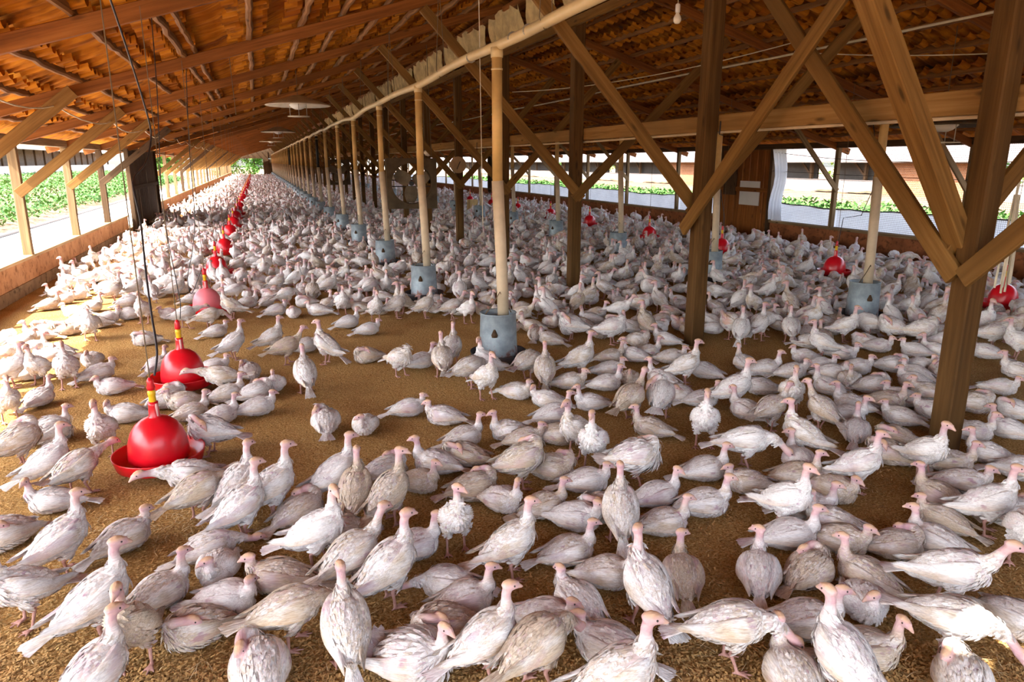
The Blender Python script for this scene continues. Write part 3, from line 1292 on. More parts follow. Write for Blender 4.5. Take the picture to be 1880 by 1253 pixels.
def cr(pts, per=5):
    """catmull-rom through rows of (x,y,z,rw,rh)"""
    P = np.array(pts, float)
    out = []
    for i in range(len(P) - 1):
        p0, p1, p2, p3 = P[max(i - 1, 0)], P[i], P[i + 1], P[min(i + 2, len(P) - 1)]
        for k in range(per):
            t = k / per
            out.append(.5 * ((2 * p1) + (p2 - p0) * t + (2 * p0 - 5 * p1 + 4 * p2 - p3) * t * t + (3 * p1 - p0 - 3 * p2 + p3) * t ** 3))
    out.append(P[-1])
    o = np.array(out)
    o[:, 3:] = np.maximum(o[:, 3:], .002)
    return o


BODY_S = [(-.165, 0, .165, .022, .018), (-.125, 0, .172, .048, .042), (-.065, 0, .185, .072, .067), (0, 0, .197, .082, .080), (.06, 0, .207, .074, .078), (.105, 0, .218, .052, .060), (.128, 0, .226, .024, .032), (.136, 0, .229, .006, .008)]
BODY_L = [(-.175, 0, .052, .026, .016), (-.13, 0, .065, .058, .042), (-.065, 0, .078, .086, .070), (0, 0, .086, .094, .083), (.06, 0, .09, .084, .080), (.105, 0, .097, .058, .063), (.13, 0, .104, .028, .036), (.138, 0, .107, .006, .008)]
# necks: rows from the chest to the base of the head; then heading of the head (yaw, pitch)
NECKS = {
    'A': ([(.085, 0, .232, .042, .048), (.112, 0, .272, .027, .031), (.118, 0, .315, .0185, .020), (.122, 0, .352, .0165, .0175), (.131, 0, .378, .0165, .0175)], 0, -.05),
    'W': ([(.09, 0, .228, .042, .046), (.135, 0, .258, .026, .030), (.160, 0, .295, .018, .0195), (.178, 0, .325, .0165, .017), (.196, 0, .345, .0165, .017)], 0, -.15),
    'G': ([(.10, 0, .218, .042, .046), (.155, 0, .215, .026, .030), (.195, 0, .192, .018, .019), (.225, 0, .160, .016, .017), (.243, 0, .135, .016, .017)], 0, -.9),
    'D': ([(.10, 0, .222, .042, .046), (.16, 0, .236, .026, .029), (.205, 0, .243, .018, .019), (.245, 0, .247, .0165, .017), (.268, 0, .246, .0165, .017)], 0, -.25),
    'P': ([(.085, 0, .232, .042, .046), (.11, .012, .275, .026, .028), (.098, .045, .298, .019, .019), (.062, .075, .285, .017, .017), (.035, .088, .262, .017, .017)], 2.5, -.6),
    'R': ([(.085, 0, .115, .046, .05), (.118, 0, .150, .030, .034), (.122, 0, .192, .0195, .021), (.124, 0, .222, .017, .018), (.133, 0, .243, .017, .0175)], 0, -.05),
    'Q': ([(.085, 0, .115, .046, .05), (.122, 0, .140, .032, .034), (.128, 0, .165, .022, .023), (.124, 0, .180, .018, .018), (.130, 0, .190, .0175, .0175)], 0, -.1),
    'Z': ([(.085, 0, .115, .046, .05), (.118, .02, .150, .028, .03), (.10, .052, .178, .021, .02), (.06, .066, .176, .019, .018), (.03, .066, .165, .018, .018)], 2.7, -.45),
    'N': ([(.095, 0, .105, .044, .046), (.150, 0, .098, .027, .028), (.195, 0, .080, .019, .019), (.235, 0, .066, .017, .017), (.258, 0, .062, .017, .017)], 0, -.1),
}


def bird_parts(kind, hyaw=0.0, step=0.0, pitch=0.0, seed=0, ruffle=0.0):
    """list of (verts, faces) in bird space, plus the polylines the colour zones follow"""
    stand = kind in 'AWGDP'
    B = cr(BODY_S if stand else BODY_L, 4)
    if pitch:
        c, s = _c(pitch), _s(pitch)
        zc = .19
        x, z = B[:, 0].copy(), B[:, 2] - zc
        B[:, 0] = x * c - z * s
        B[:, 2] = zc + x * s + z * c
    if ruffle:
        B[:, 3:] *= 1 + ruffle * .25
    nk, hy, hp = NECKS[kind]
    nk = np.array(nk, float)
    if pitch:
        x, z = nk[:, 0].copy(), nk[:, 2] - .19
        f = np.linspace(1, .6, len(nk))
        c, s = np.cos(pitch * f), np.sin(pitch * f)
        nk[:, 0], nk[:, 2] = x * c - z * s, .19 + x * s + z * c
    nk[1:, 3:] *= 1.16
    N = cr(nk, 4)
    parts = [loft(B[:, :3], B[:, 3], B[:, 4], 18), loft(N[:, :3], N[:, 3], N[:, 4], 12, side=(0, 1, 0.001))]
    hb = N[-1, :3]
    yaw = hy + hyaw
    d = np.array((_c(yaw) * _c(hp), _s(yaw) * _c(hp), _s(hp)))
    up = np.array((0, 0, 1.0)) - d * d[2]
    up /= np.linalg.norm(up)
    sd = np.cross(up, d)
    head = [(-.024, .000, .015, .017), (-.013, .006, .0205, .0235), (.004, .009, .0228, .0262), (.020, .007, .0208, .0228), (.034, .002, .0165, .0165), (.044, -.002, .0118, .0118), (.055, -.007, .0082, .0085), (.066, -.013, .0042, .0048)]
    hp_pts = [hb + d * a + up * b for a, b, _, _ in head]
    parts.append(loft(hp_pts, [h[2] for h in head], [h[3] for h in head], 12, side=sd))
    # snood-like nub on the brow
    parts.append(loft([hb + d * .036 + up * .012, hb + d * .042 + up * .017, hb + d * .047 + up * .019], [.006, .0055, .003], [.006, .0055, .003], 8, side=sd))
    eyes = [hb + d * .018 + up * .011 + sd * q * .0200 for q in (-1, 1)]
    legs = []
    if stand:
        for q in (-1, 1):
            st = step * q
            kn = np.array((.005 + st * .35, q * .047, .10))
            ft = np.array((.012 + st, q * .050, .006 + max(0, -st) * .12))
            hip = np.array((.018, q * .042, .165))
            T = cr([(*hip, .040, .050), (*(hip * .5 + kn * .5 + np.array((.006, 0, 0))), .027, .032), (*kn, .0125, .0135)], 4)
            parts.append(loft(T[:, :3], T[:, 3], T[:, 4], 10))
            hk = kn + np.array((-.014, 0, -.006))
            parts.append(loft([kn + np.array((0, 0, .01)), hk, hk * .5 + ft * .5, ft + np.array((-.004, 0, .006))], [.0125, .0098, .0078, .0085], [.0125, .0098, .0078, .0085], 8))
            legs.append([kn, hk, ft])
            for a, L in ((-.5, .050), (0.0, .060), (.5, .050), (PI, .026)):
                e = ft + np.array((_c(a) * L, _s(a) * L, -.001))
                mid = ft * .5 + e * .5 + np.array((0, 0, .004))
                parts.append(loft([ft + np.array((0, 0, .003)), mid, e], [.0078, .0062, .0042], [.0070, .0058, .0042], 8))
                legs.append([ft, mid, e])
    return dict(parts=parts, B=B, N=N, head=np.array(hp_pts), eyes=eyes, legs=legs, stand=stand, d=d, up=up, sd=sd)


def seg_dist(P, line):
    best = np.full(len(P), 9.0)
    for a, b in zip(line[:-1], line[1:]):
        ab = b - a
        t = np.clip(((P - a) @ ab) / max(ab @ ab, 1e-9), 0, 1)
        best = np.minimum(best, np.linalg.norm(P - a - t[:, None] * ab, axis=1))
    return best


def zones(P, bp):
    z = np.zeros((len(P), 3), np.float32)
    N = bp['N'][:, :3]
    k0 = int(len(N) * .52)
    dn = seg_dist(P, N[k0:])
    dh = seg_dist(P, bp['head'])
    # how far up the neck the nearest point is
    low = np.linalg.norm(P - N[k0], axis=1)
    skin = np.clip((.040 - np.minimum(dn, dh)) / .010, 0, 1)
    soft = np.clip((np.linalg.norm(P - N[int(len(N) * .4)], axis=1) - .02) / .03, 0, 1)
    z[:, 0] = skin * soft * np.where(dh < .034, 1, .85)
    top = np.clip(((P - bp['head'][2]) @ bp['up'] - .004) / .014, 0, 1) * (dh < .042)
    beak = np.clip(((P - bp['head'][2]) @ bp['d'] - .034) / .012, 0, 1) * (dh < .034)
    z[:, 1] = np.maximum(top * .8, beak * .45)
    if bp['legs']:
        dl = np.min([seg_dist(P, l) for l in bp['legs']], axis=0)
        z[:, 2] = np.clip((.0185 - dl) / .004, 0, 1) * (P[:, 2] < .108)
    return z


def fill(me, V, F3or4, rest, zone, mat):
    pass


def build_mesh(name, V, F, rest=None, zone=None, smooth=True, dirt=None):
    me = bpy.data.meshes.new(name)
    me.from_pydata([tuple(v) for v in V], [], [tuple(f) for f in F])
    V = np.asarray(V, np.float32)
    a = me.attributes.new('rest', 'FLOAT_VECTOR', 'POINT')
    a.data.foreach_set('vector', (V if rest is None else np.asarray(rest, np.float32)).ravel())
    a = me.attributes.new('zone', 'FLOAT_COLOR', 'POINT')
    zc = np.ones((len(V), 4), np.float32)
    zc[:, :3] = 0 if zone is None else zone
    a.data.foreach_set('color', zc.ravel())
    me.materials.append(M['turkey'])
    if smooth:
        me.polygons.foreach_set('use_smooth', [True] * len(me.polygons))
    return me


def join_parts(parts):
    V, F = [], []
    for vs, fs in parts:
        b = len(V)
        V += [tuple(v) for v in vs]
        F += [tuple(b + i for i in f) for f in fs]
    return V, F


def arrays(me):
    V = np.empty(len(me.vertices) * 3, np.float32)
    me.vertices.foreach_get('co', V)
    V = V.reshape(-1, 3)
    Nn = np.empty(len(me.vertices) * 3, np.float32)
    me.vertices.foreach_get('normal', Nn)
    return V, Nn.reshape(-1, 3), [tuple(p.vertices) for p in me.polygons]


def evaluated(V, F, mods):
    me = bpy.data.meshes.new('tmp')
    me.from_pydata(V, [], F)
    o = bpy.data.objects.new('tmp', me)
    COL.objects.link(o)
    for typ, kw in mods:
        md = o.modifiers.new('m', typ)
        for k, v in kw.items():
            setattr(md, k, v)
    dg = bpy.context.evaluated_depsgraph_get()
    ev = o.evaluated_get(dg)
    r = bpy.data.meshes.new_from_object(ev)
    bpy.data.objects.remove(o)
    bpy.data.meshes.remove(me)
    return r


def feathers(V, Nn, F, zone, bp, rng, count, L0, W0, lift):
    """feather tips grown out of edges of the skin, so that the body stays one surface"""
    V2, F2, R2, Z2 = [tuple(v) for v in V], list(F), [tuple(v) for v in V], [tuple(z) for z in zone]
    C = np.array([V[list(f)].mean(0) for f in F])
    ok = np.array([zone[list(f), 0].max() < .25 and zone[list(f), 2].max() < .05 for f in F]) & (C[:, 2] > (.10 if bp['stand'] else .02))
    idx = np.nonzero(ok)[0]
    rng.shuffle(idx)
    for fi in idx[:count]:
        f = F[fi]
        n = Nn[list(f)].mean(0)
        n /= np.linalg.norm(n) + 1e-9
        c = C[fi]
        flow = np.array((-1.0, rng.uniform(-.25, .25), -.30 - .5 * max(0, c[0] - .05) / .08 + rng.uniform(-.2, .2)))
        flow -= n * (flow @ n)
        ln = np.linalg.norm(flow)
        if ln < .2:
            continue
        flow /= ln
        # the edge of the face most across the flow and ahead
        best, be = -9, None
        for a, b in zip(f, f[1:] + f[:1]):
            e = V[b] - V[a]
            e = e / (np.linalg.norm(e) + 1e-9)
            s = 1 - abs(e @ flow)
            if s > best:
                best, be = s, (a, b)
        a, b = be
        e = V[b] - V[a]
        m = (V[a] + V[b]) / 2
        e /= np.linalg.norm(e) + 1e-9
        e = e - flow * (e @ flow)
        L = L0 * rng.uniform(.7, 1.35)
        W = W0 * rng.uniform(.7, 1.2)
        h = lift * rng.uniform(.4, 1.3)
        p1 = m + flow * L * .45 + n * h * .9
        p2 = m + flow * L * .8 + n * h * .8
        tip = m + flow * L + n * h * .55
        k = len(V2)
        new = [p1 - e * W * .5, p1 + e * W * .5, p2 - e * W * .33, p2 + e * W * .33, tip]
        V2 += [tuple(p) for p in new]
        off = rng.uniform(0, .5)
        for p in new:
            R2.append((p[0], p[1] + off, p[2]))
            Z2.append((0, 0, 0))
        q1, q2, q3 = (a, b, k + 1, k), (k, k + 1, k + 3, k + 2), (k + 2, k + 3, k + 4)
        if np.cross(p1 + e * W * .5 - (p1 - e * W * .5), p2 - p1) @ n < 0:
            q1, q2, q3 = q1[::-1], q2[::-1], q3[::-1]
        F2 += [q1, q2, q3]
    return V2, F2, R2, Z2


def body_frame(B, x):
    """centre and radii of the trunk at x"""
    xs = B[:, 0]
    o = np.argsort(xs)
    return [np.interp(x, xs[o], B[o, k]) for k in (2, 3, 4)]


def wing_mesh(bp, q, rng, droop=0.0, spread=0.0):
    """folded wing: overlapping quill rows lying on the flank, one sheet"""
    B = bp['B']
    nu, rows = 15, 9
    V, F = [], []
    x0, x1 = .092, -.215
    for r in range(rows * 2 + 1):
        v = r / (rows * 2)
        low = r % 2 == 0
        for i in range(nu):
            u = i / (nu - 1)
            x = x0 + (x1 - x0) * u * (0.80 + .20 * (1 - abs(v - .35)))
            if not low and i == nu - 1:
                x -= .012
            if low and i >= nu - 2:
                x += .010
            xc = max(x, -.09)
            zc, rw, rh = body_frame(B, xc)
            th_hi = 1.02 - .25 * u
            th_lo = -.42 + .62 * u - droop * .5
            th = th_lo + (th_hi - th_lo) * v
            lift = .007 + .008 * math.sin(PI * min(1, u * 1.3)) + (.0055 if not low else -.002) + .012 * spread * u
            if v > .8:
                lift = lift * (1 - v) / .2 - .006 * (v - .8) / .2
            if u < .1:
                lift -= .010 * (1 - u / .1)
            y = (rw + lift) * _c(th)
            z = zc + (rh + lift) * _s(th)
            if x < -.09:
                k = min(1, (-.09 - x) / .12)
                y *= 1 - .42 * k
                z -= .030 * k + .01 * droop * k
            if u < .12:
                y *= .93 + .6 * u
            V.append((x + rng.uniform(-.0015, .0015), q * (y + spread * .06 * u), max(z, .012)))
    for r in range(rows * 2):
        for i in range(nu - 1):
            a = r * nu + i
            F.append((a, a + 1, a + nu + 1, a + nu) if q < 0 else (a, a + nu, a + nu + 1, a + 1))
    rest = [(p[0] * .9, p[1], p[2] + .3) for p in V]
    zn = np.zeros((len(V), 3), np.float32)
    for r in range(rows * 2 + 1):
        for i in range(nu):
            zn[r * nu + i, 1] = max(0, .46 - .05 * r) * min(1, i / 5) + (.10 if r % 4 == 1 else 0)
    return V, F, rest, zn


def tail_mesh(bp, rng, spread=.30, rise=-.12, L=.15):
    c = bp['B'][0, :3] + np.array((.03, 0, .012))
    nf, nr = 9, 6
    V, F = [], []
    n = nf * 2 + 1
    for i in range(n):
        a = (i / (n - 1) * 2 - 1) * spread
        ridge = i % 2 == 1
        Lk = L * (1 - .10 * abs(a) / max(spread, .1)) * (1.0 if ridge else .93) * rng.uniform(.95, 1.05)
        for j in range(nr):
            t = j / (nr - 1)
            rr = Lk * t
            wob = .0035 * (1 if ridge else -1) * t
            x = c[0] - _c(a) * rr * _c(rise)
            y = c[1] + _s(a) * rr * 1.0 + (a / spread) * .016
            z = c[2] + rr * _s(rise) - .010 * abs(a) / max(spread, .1) + wob - (.018 * t * t)
            V.append((x, y, max(z, .008)))
    for i in range(n - 1):
        for j in range(nr - 1):
            b = i * nr + j
            F.append((b, b + nr, b + nr + 1, b + 1))
    rest = [(p[0] * .8, p[1], p[2] + .7) for p in V]
    return V, F, rest


class Proto:
    pass


PROTO = {}


def make_proto(code, kind, hyaw=0.0, step=0.0, pitch=0.0, seed=0, ruffle=0.0, tails=.26, rise=-.12, droop=0.0, spread=0.0):
    rng = np.random.default_rng(seed + 5)
    bp = bird_parts(kind, hyaw, step, pitch, seed, ruffle)
    V, F = join_parts(bp['parts'])
    me = evaluated(V, F, [('REMESH', dict(mode='VOXEL', voxel_size=.0052)), ('SMOOTH', dict(iterations=3, factor=.5))])
    V, Nn, F = arrays(me)
    zn = zones(V, bp)
    from mathutils import noise as _nz
    o_ = seed * 3.7
    w_ = (1 - zn[:, 0]) * (1 - zn[:, 2]) * np.clip((V[:, 2] - (.09 if bp['stand'] else .01)) / .03, 0, 1)
    dsp = np.array([_nz.noise((v[0] * 16 + o_, v[1] * 30, v[2] * 30)) * .0042 + _nz.noise((v[0] * 40, v[1] * 85 + o_, v[2] * 85)) * .0022 for v in V], np.float32)
    V = V + Nn * (dsp * w_)[:, None]
    me_l = bpy.data.meshes.new('x')
    p = Proto()
    p.code, p.kind, p.bp = code, kind, bp
    V2, F2, R2, Z2 = feathers(V, Nn, F, zn, bp, rng, 620, .034 * (1 + ruffle), .015, .0045 * (1 + 2.2 * ruffle))
    p.body = build_mesh('turkey', V2, F2, R2, Z2)
    W = [wing_mesh(bp, q, rng, droop, spread) for q in (-1, 1)]
    p.wings = [build_mesh('wing', *w) for w in W]
    T = tail_mesh(bp, rng, tails, rise)
    p.tail = build_mesh('tail', *T)
    m = MB()
    m.lathe([(0, -.0042), (.003, -.003), (.0042, 0), (.003, .003), (0, .0042)], 10)
    p.eyes = bp['eyes']
    if 'eye' not in PROTO:
        PROTO['eye'] = m.mesh('eye', M['eye'], True)
    # light versions for the far flock
    lv, lf = [tuple(v) for v in V], list(F)
    for (wv, wf) in [w[:2] for w in W] + [T[:2]]:
        b = len(lv)
        lv += [tuple(v) for v in wv]
        lf += [tuple(b + i for i in f) for f in wf]
    p.lod = []
    for ratio in (.10, .026, .008):
        bm_ = evaluated(lv, lf, [('DECIMATE', dict(ratio=ratio))])
        a, _, f = arrays(bm_)
        tri = np.array([(t[0], t[k], t[k + 1]) for t in f for k in range(1, len(t) - 1)], np.int32)
        p.lod.append((a.astype(np.float32), tri, zones(a, bp)))
        bpy.data.meshes.remove(bm_)
    bpy.data.meshes.remove(me)
    bpy.data.meshes.remove(me_l)
    PROTO[code] = p
    return p


make_proto('A0', 'A', 0.0, .012, .26, 1)
make_proto('A1', 'A', .9, -.02, .38, 2)
make_proto('A2', 'A', -.9, .02, .30, 3)
make_proto('A3', 'A', 0.1, -.01, .42, 4, rise=-.45)
make_proto('W0', 'W', 0.0, .045, .06, 5, rise=-.05)
make_proto('W1', 'W', .35, -.05, .12, 6)
make_proto('G0', 'G', 0.0, .03, -.05, 7, rise=.05)
make_proto('G1', 'G', .3, -.02, .02, 8)
make_proto('D0', 'D', 0.0, -.03, .05, 9, rise=.3)
make_proto('P0', 'P', 0.0, .01, .10, 10, ruffle=.4, tails=.5)
make_proto('P1', 'P', .3, -.02, .0, 11, ruffle=.9, tails=.7, rise=.1)
make_proto('R0', 'R', 0.0, 0, 0, 12)
make_proto('R1', 'R', 1.1, 0, 0, 13)
make_proto('R2', 'R', -1.1, 0, 0, 14)
make_proto('Q0', 'Q', 0.0, 0, 0, 15)
make_proto('Q1', 'Q', 1.2, 0, 0, 16)
make_proto('Q2', 'Q', -1.2, 0, 0, 17)
make_proto('Z0', 'Z', 0.0, 0, 0, 18, ruffle=.4)
make_proto('Z1', 'Z', -.4, 0, 0, 19, ruffle=.2, tails=.4)
make_proto('N0', 'N', 0.0, 0, 0, 20)
make_proto('X0', 'R', -.4, 0, 0, 21, ruffle=1.0, tails=1.0, rise=.55, spread=.6)
make_proto('X1', 'A', .3, .03, .45, 22, ruffle=.3, tails=.5, rise=-.3, spread=1.3)
KINDS = {'A': ['A0', 'A1', 'A2', 'A3'], 'W': ['W0', 'W1'], 'G': ['G0', 'G1'], 'D': ['D0'], 'P': ['P0', 'P1'], 'R': ['R0', 'R1', 'R2'], 'Q': ['Q0', 'Q1', 'Q2'], 'Z': ['Z0', 'Z1'], 'N': ['N0'], 'X': ['X0'], 'Y': ['X1']}
POSE = {'A': 'standing alert', 'W': 'striding', 'G': 'standing head-down', 'D': 'reaching forward', 'P': 'preening upright', 'R': 'sitting head-up',
        'Q': 'sitting hunched', 'Z': 'dozing tucked-in', 'N': 'lying stretched out', 'X': 'ruffled and fan-tailed', 'Y': 'flapping'}
# every bird near enough to single out: x, y on the photograph's ground, pose, heading on the picture's ground (0 right, 90 away, 180 left, 270 to the camera), dirt
HAND = """
28 712 A0 10;72 707 A0 235;128 713 A3 262;172 677 Q0 250;184 702 Q0 20;209 728 Q0 190;77 749 R0 45;20 776 A0 280;100 814 X0 30;42 857 P0 20 .6
95 898 A0 15;194 836 A0 255;235 781 Q1 172;146 912 D0 35 .6;358 925 D0 190;372 958 G1 25 .75;437 945 A0 40;450 990 A0 25;105 945 R1 172;131 1052 A0 15
10 1015 Z0 200;225 1024 Q0 28 .5;57 1148 A0 205 .4;192 1172 A0 12;296 1134 R0 25 .55;270 1238 A3 245 .85;335 1205 Z0 190 .7;207 1292 A0 25 .4;392 1030 N0 8;405 1080 Q2 250
420 1142 Q1 330;515 1100 Q0 165 .7;530 1195 G0 5 .7;490 1268 Z0 90
510 965 A0 20;545 968 Z1 30 .5;585 1043 A2 340;625 1003 Z0 200 .6;650 1085 W0 35 .5;725 1112 A0 32 .45;775 1037 R0 20;825 1013 A1 278;640 1222 A3 95 .5;818 1120 N0 175;850 1132 R0 10
893 1245 A0 22;765 1258 X0 335;812 1195 Z1 200 .7;937 1060 A0 18 .5
500 650 A0 15;527 670 W0 20 .9;562 650 Q0 10;602 669 A3 150 .5;563 723 A3 98;674 669 Z1 200 .7;735 691 P0 310 .5;774 680 R0 20;813 695 A0 95 .6;830 672 A0 80;862 714 G0 40 .5;892 733 A0 300;896 701 A1 200
507 722 R0 262;355 778 R0 20 .6;340 757 Q0 180 .7;408 783 R0 12;424 743 R0 15;475 768 Q0 8 .3;468 739 Z0 10;312 752 Z0 20;368 845 P0 165;292 686 R0 50;395 690 Q0 350;410 728 D0 178 .6;430 662 A0 25;460 699 Z1 100;398 622 Q0 20;268 636 Z0 180
600 797 Z1 90;672 802 Q2 255;751 770 Q0 8 .4;815 786 Q0 168;853 827 R0 22;853 862 Z1 170 .75;800 878 R0 165;618 925 A0 20;655 960 A3 75 .85;712 888 Z0 15 .4;717 962 A2 45 .7;770 912 R0 330 .75;872 925 Z0 10 .75;925 950 R2 320
948 738 Q1 330;968 701 G0 55 .6;1003 715 A3 92 .6;1066 694 A0 20;1043 720 Q0 0 .6;1004 753 Q1 172;1112 722 R0 10 .4;1115 696 Q0 5;1122 670 R0 12 .7;1163 668 R0 160;1188 663 R0 20;1155 712 Q0 270 .7;1155 776 W0 60 .8;1214 714 R0 150;1084 759 R0 200;1017 783 R0 22;938 817 R0 200;969 824 Q0 10 .7;1017 824 Z1 350 .7
1056 837 A0 232;1088 861 A0 262 .3;1167 888 P1 5 .4;1194 809 R0 170 .7;1211 768 P0 80;1250 745 Z0 180;1293 754 R0 10;1291 821 A3 272;1334 752 A0 18;1254 708 A0 20;1232 672 Q0 0;1293 699 R0 160;1365 684 R0 120
1293 890 R0 22 .4;1365 862 G1 5 .3;958 895 P0 12 .7;1015 887 Z0 340 .75;1076 913 Q0 8 .3;1137 995 A3 98 .5;1206 940 R2 30;1291 957 R0 18;1369 913 Q0 200 .6;998 963 R0 20 .7
1055 976 Q0 340;1103 968 Z0 180;1044 1049 R0 18 .5;1114 1092 R0 352;1185 1147 A2 125 .4;1250 1095 R2 100 .8;1218 993 R0 18 .5;1058 1150 Q0 130 .4;1000 1180 Q0 345;985 1262 G1 45 .8;1115 1237 Q0 165 .3;1130 1330 A0 15
1389 1090 R1 95;1449 1018 R0 20;1484 962 R0 10;1438 975 A0 335;1524 925 Q0 330 .75;1463 902 R0 15 .8;1463 873 R1 120;1524 995 R0 188 .6;1547 1022 Q0 350 .7;1484 1084 Z0 60 .75;1584 1095 R0 160 .7;1578 1146 Q2 290;1581 1242 R2 20 .75
1733 1213 G0 355 .5;1736 1121 W1 0 .4;1713 1026 R0 172;1633 1037 Z1 20 .6;1728 980 Q0 168 .75;1719 940 R0 160 .75;1800 985 A0 15;1762 913 Q0 10 .5;1874 1038 A0 280;1854 1178 Q0 330;1857 975 Z0 0;1760 1285 Z0 100
1375 1235 G1 12 .5;1475 1187 R0 20;1425 1280 R0 120 .6;1520 1288 A0 140
1512 660 A0 190;1455 632 A0 100;1478 640 Z0 0;1475 669 Q0 200;1406 695 R0 20;1395 729 Q0 190;1449 761 A0 280;1412 790 W0 50 .6;1367 774 R0 150;1505 793 W1 132 .6;1518 729 R0 150;1449 698 Q0 20;1504 688 Q0 0;1524 702 Q1 0;1558 715 R0 270;1570 692 Q0 20;1601 726 Z0 20;1636 686 Z1 0;1685 686 Q0 0;1679 702 Q0 160;1676 720 Q0 160
1702 741 Q0 170 .6;1653 751 Q0 170;1624 757 R0 0 .7;1561 763 R0 180;1550 786 R0 0;1650 786 Q0 175;1710 775 Q0 180;1641 827 Z0 180 .7;1684 873 A0 330;1567 815 R0 90;1570 902 A0 12 .3;1470 845 A0 175 .5;1636 863 Z1 170 .7;1742 875 R0 10 .6;1811 857 R0 180;1782 815 R0 10
1791 761 Z0 0 .6;1848 810 R0 175;1854 772 Z1 170;1834 728 Q0 0;1725 699 Z0 90;1808 662 Q0 170;1864 660 A0 200;1820 640 P0 0;1710 659 R0 180;1682 657 Q0 180;1725 639 Z0 0;1610 649 Q0 0;1587 643 Z0 180;1541 665 Q0 0;1632 629 P0 180;1687 636 P0 0;1593 623 G0 180;1547 629 A0 0;1866 698 R0 180;1872 887 Z1 0
281 558 A0 100;266 594 A0 250;211 556 A0 20 .5;167 626 Y 275;238 565 Z0 20;204 594 Q0 0;105 549 R0 180 .6;153 497 R0 168 .7;174 489 A0 250 .7;195 494 A0 270;207 470 R0 20 .6;175 521 R0 170;144 552 R0 20;92 571 R0 20 .7;86 616 Z0 180 .6;124 618 Z1 180 .8;73 629 R0 170;12 662 Q0 0;110 659 Z1 150;95 668 Q0 180;313 588 Q0 200;341 604 D0 15;386 607 G1 12 .6;325 551 A0 20;354 559 Q0 20;428 588 A0 170 .6
455 567 R0 10;508 582 Q0 25;540 586 Q2 265;585 582 Q0 170;575 556 A0 80 .6;628 578 A0 285;690 590 A0 285;728 585 A0 20 .5;780 585 A0 20 .5;830 588 W0 25;640 605 R0 25;677 618 Q0 15;510 540 A0 25;604 545 A0 0
45 640 Q0 20;30 690 Z0 200;140 585 Q0 170;170 575 R0 20;150 600 Z0 30;190 540 R0 200;225 525 Q0 10;120 560 Q0 10;235 590 Q0 200;250 548 A0 30;180 605 Q0 180;60 700 Z1 10;8 640 Z0 0;215 500 R0 190;240 490 Q0 20;265 520 Z0 180;60 655 R0 0;200 520 Z1 10
"""


def bird_list():
    out = []
    k = 0
    rr = random.Random(3)
    for tok in HAND.replace('\n', ';').split(';'):
        t = tok.split()
        if not t:
            continue
        x, y, code, ang = float(t[0]), float(t[1]), t[2], float(t[3])
        if code == 'Y':
            code = 'X1'
        dirt = float(t[4]) if len(t) > 4 else rr.uniform(.15, .5)
        X, Y = ground(x, y)
        away = np.array((X, Y)) / math.hypot(X, Y)
        right = np.array((away[1], -away[0]))
        if code[0] not in 'AWGDPX' or code == 'X0':
            X, Y = X + away[0] * .06, Y + away[1] * .06
        a = math.radians(ang)
        h = away * math.sin(a) + right * math.cos(a)
        out.append([X, Y, code, math.atan2(h[1], h[0]), dirt, ang])
        k += 1
    return out


BIRDS = bird_list()
OBST = [(x, y, .27) for x, y in FL + FRT] + [(x, y, .23) for x, y in DL + DR] + [(XC, y, .11) for y in FRAMES] + [(7.4, 25.6, .25)]
# ease apart the ones that would run into each other or into the furniture
_n = len(BIRDS)
_P = np.array([b[:2] for b in BIRDS])
_h = np.array([(math.cos(b[3]), math.sin(b[3])) for b in BIRDS])
_off = np.array((-.13, -.065, 0, .06, .10)) * BSC
_rad = np.array((.026, .062, .078, .072, .048)) * BSC
for it in range(40):
    C = _P[:, None, :] + _h[:, None, :] * _off[None, :, None]
    D = C[:, None, :, None, :] - C[None, :, None, :, :]
    d = np.linalg.norm(D, axis=-1) + 1e-6
    pen = _rad[None, None, :, None] + _rad[None, None, None, :] - d
    i = np.arange(_n)
    pen[i, i] = -1
    fl_ = pen.reshape(_n, _n, -1)
    k = fl_.argmax(-1)
    mp = np.take_along_axis(fl_, k[..., None], -1)[..., 0]
    dv = np.take_along_axis(D.reshape(_n, _n, -1, 2), k[..., None, None], 2)[:, :, 0]
    dv = dv / (np.linalg.norm(dv, axis=-1, keepdims=True) + 1e-6)
    _P += (dv * np.clip(mp, 0, .05)[..., None] * .35).sum(1)
    for (ox, oy, rad) in OBST:
        q = C - np.array((ox, oy))
        dd = np.linalg.norm(q, axis=-1)
        pn = rad + _rad[None, :] - dd
        kk = pn.argmax(1)
        mx_ = np.clip(pn[i, kk], 0, .08)
        _P += q[i, kk] / (dd[i, kk][:, None] + 1e-6) * mx_[:, None] * .6
    _P[:, 0] = np.clip(_P[:, 0], XL + .22, XR - .2)
for b, p in zip(BIRDS, _P):
    b[0], b[1] = float(p[0]), float(p[1])
NHAND = len(BIRDS)

# the rest of the flock: dart throwing over the floor beyond the hand-placed birds
LIMX = [-200, 0, 400, 440, 700, 900, 1000, 1880, 2200]
LIMY = [545, 548, 552, 560, 580, 600, 636, 632, 632]


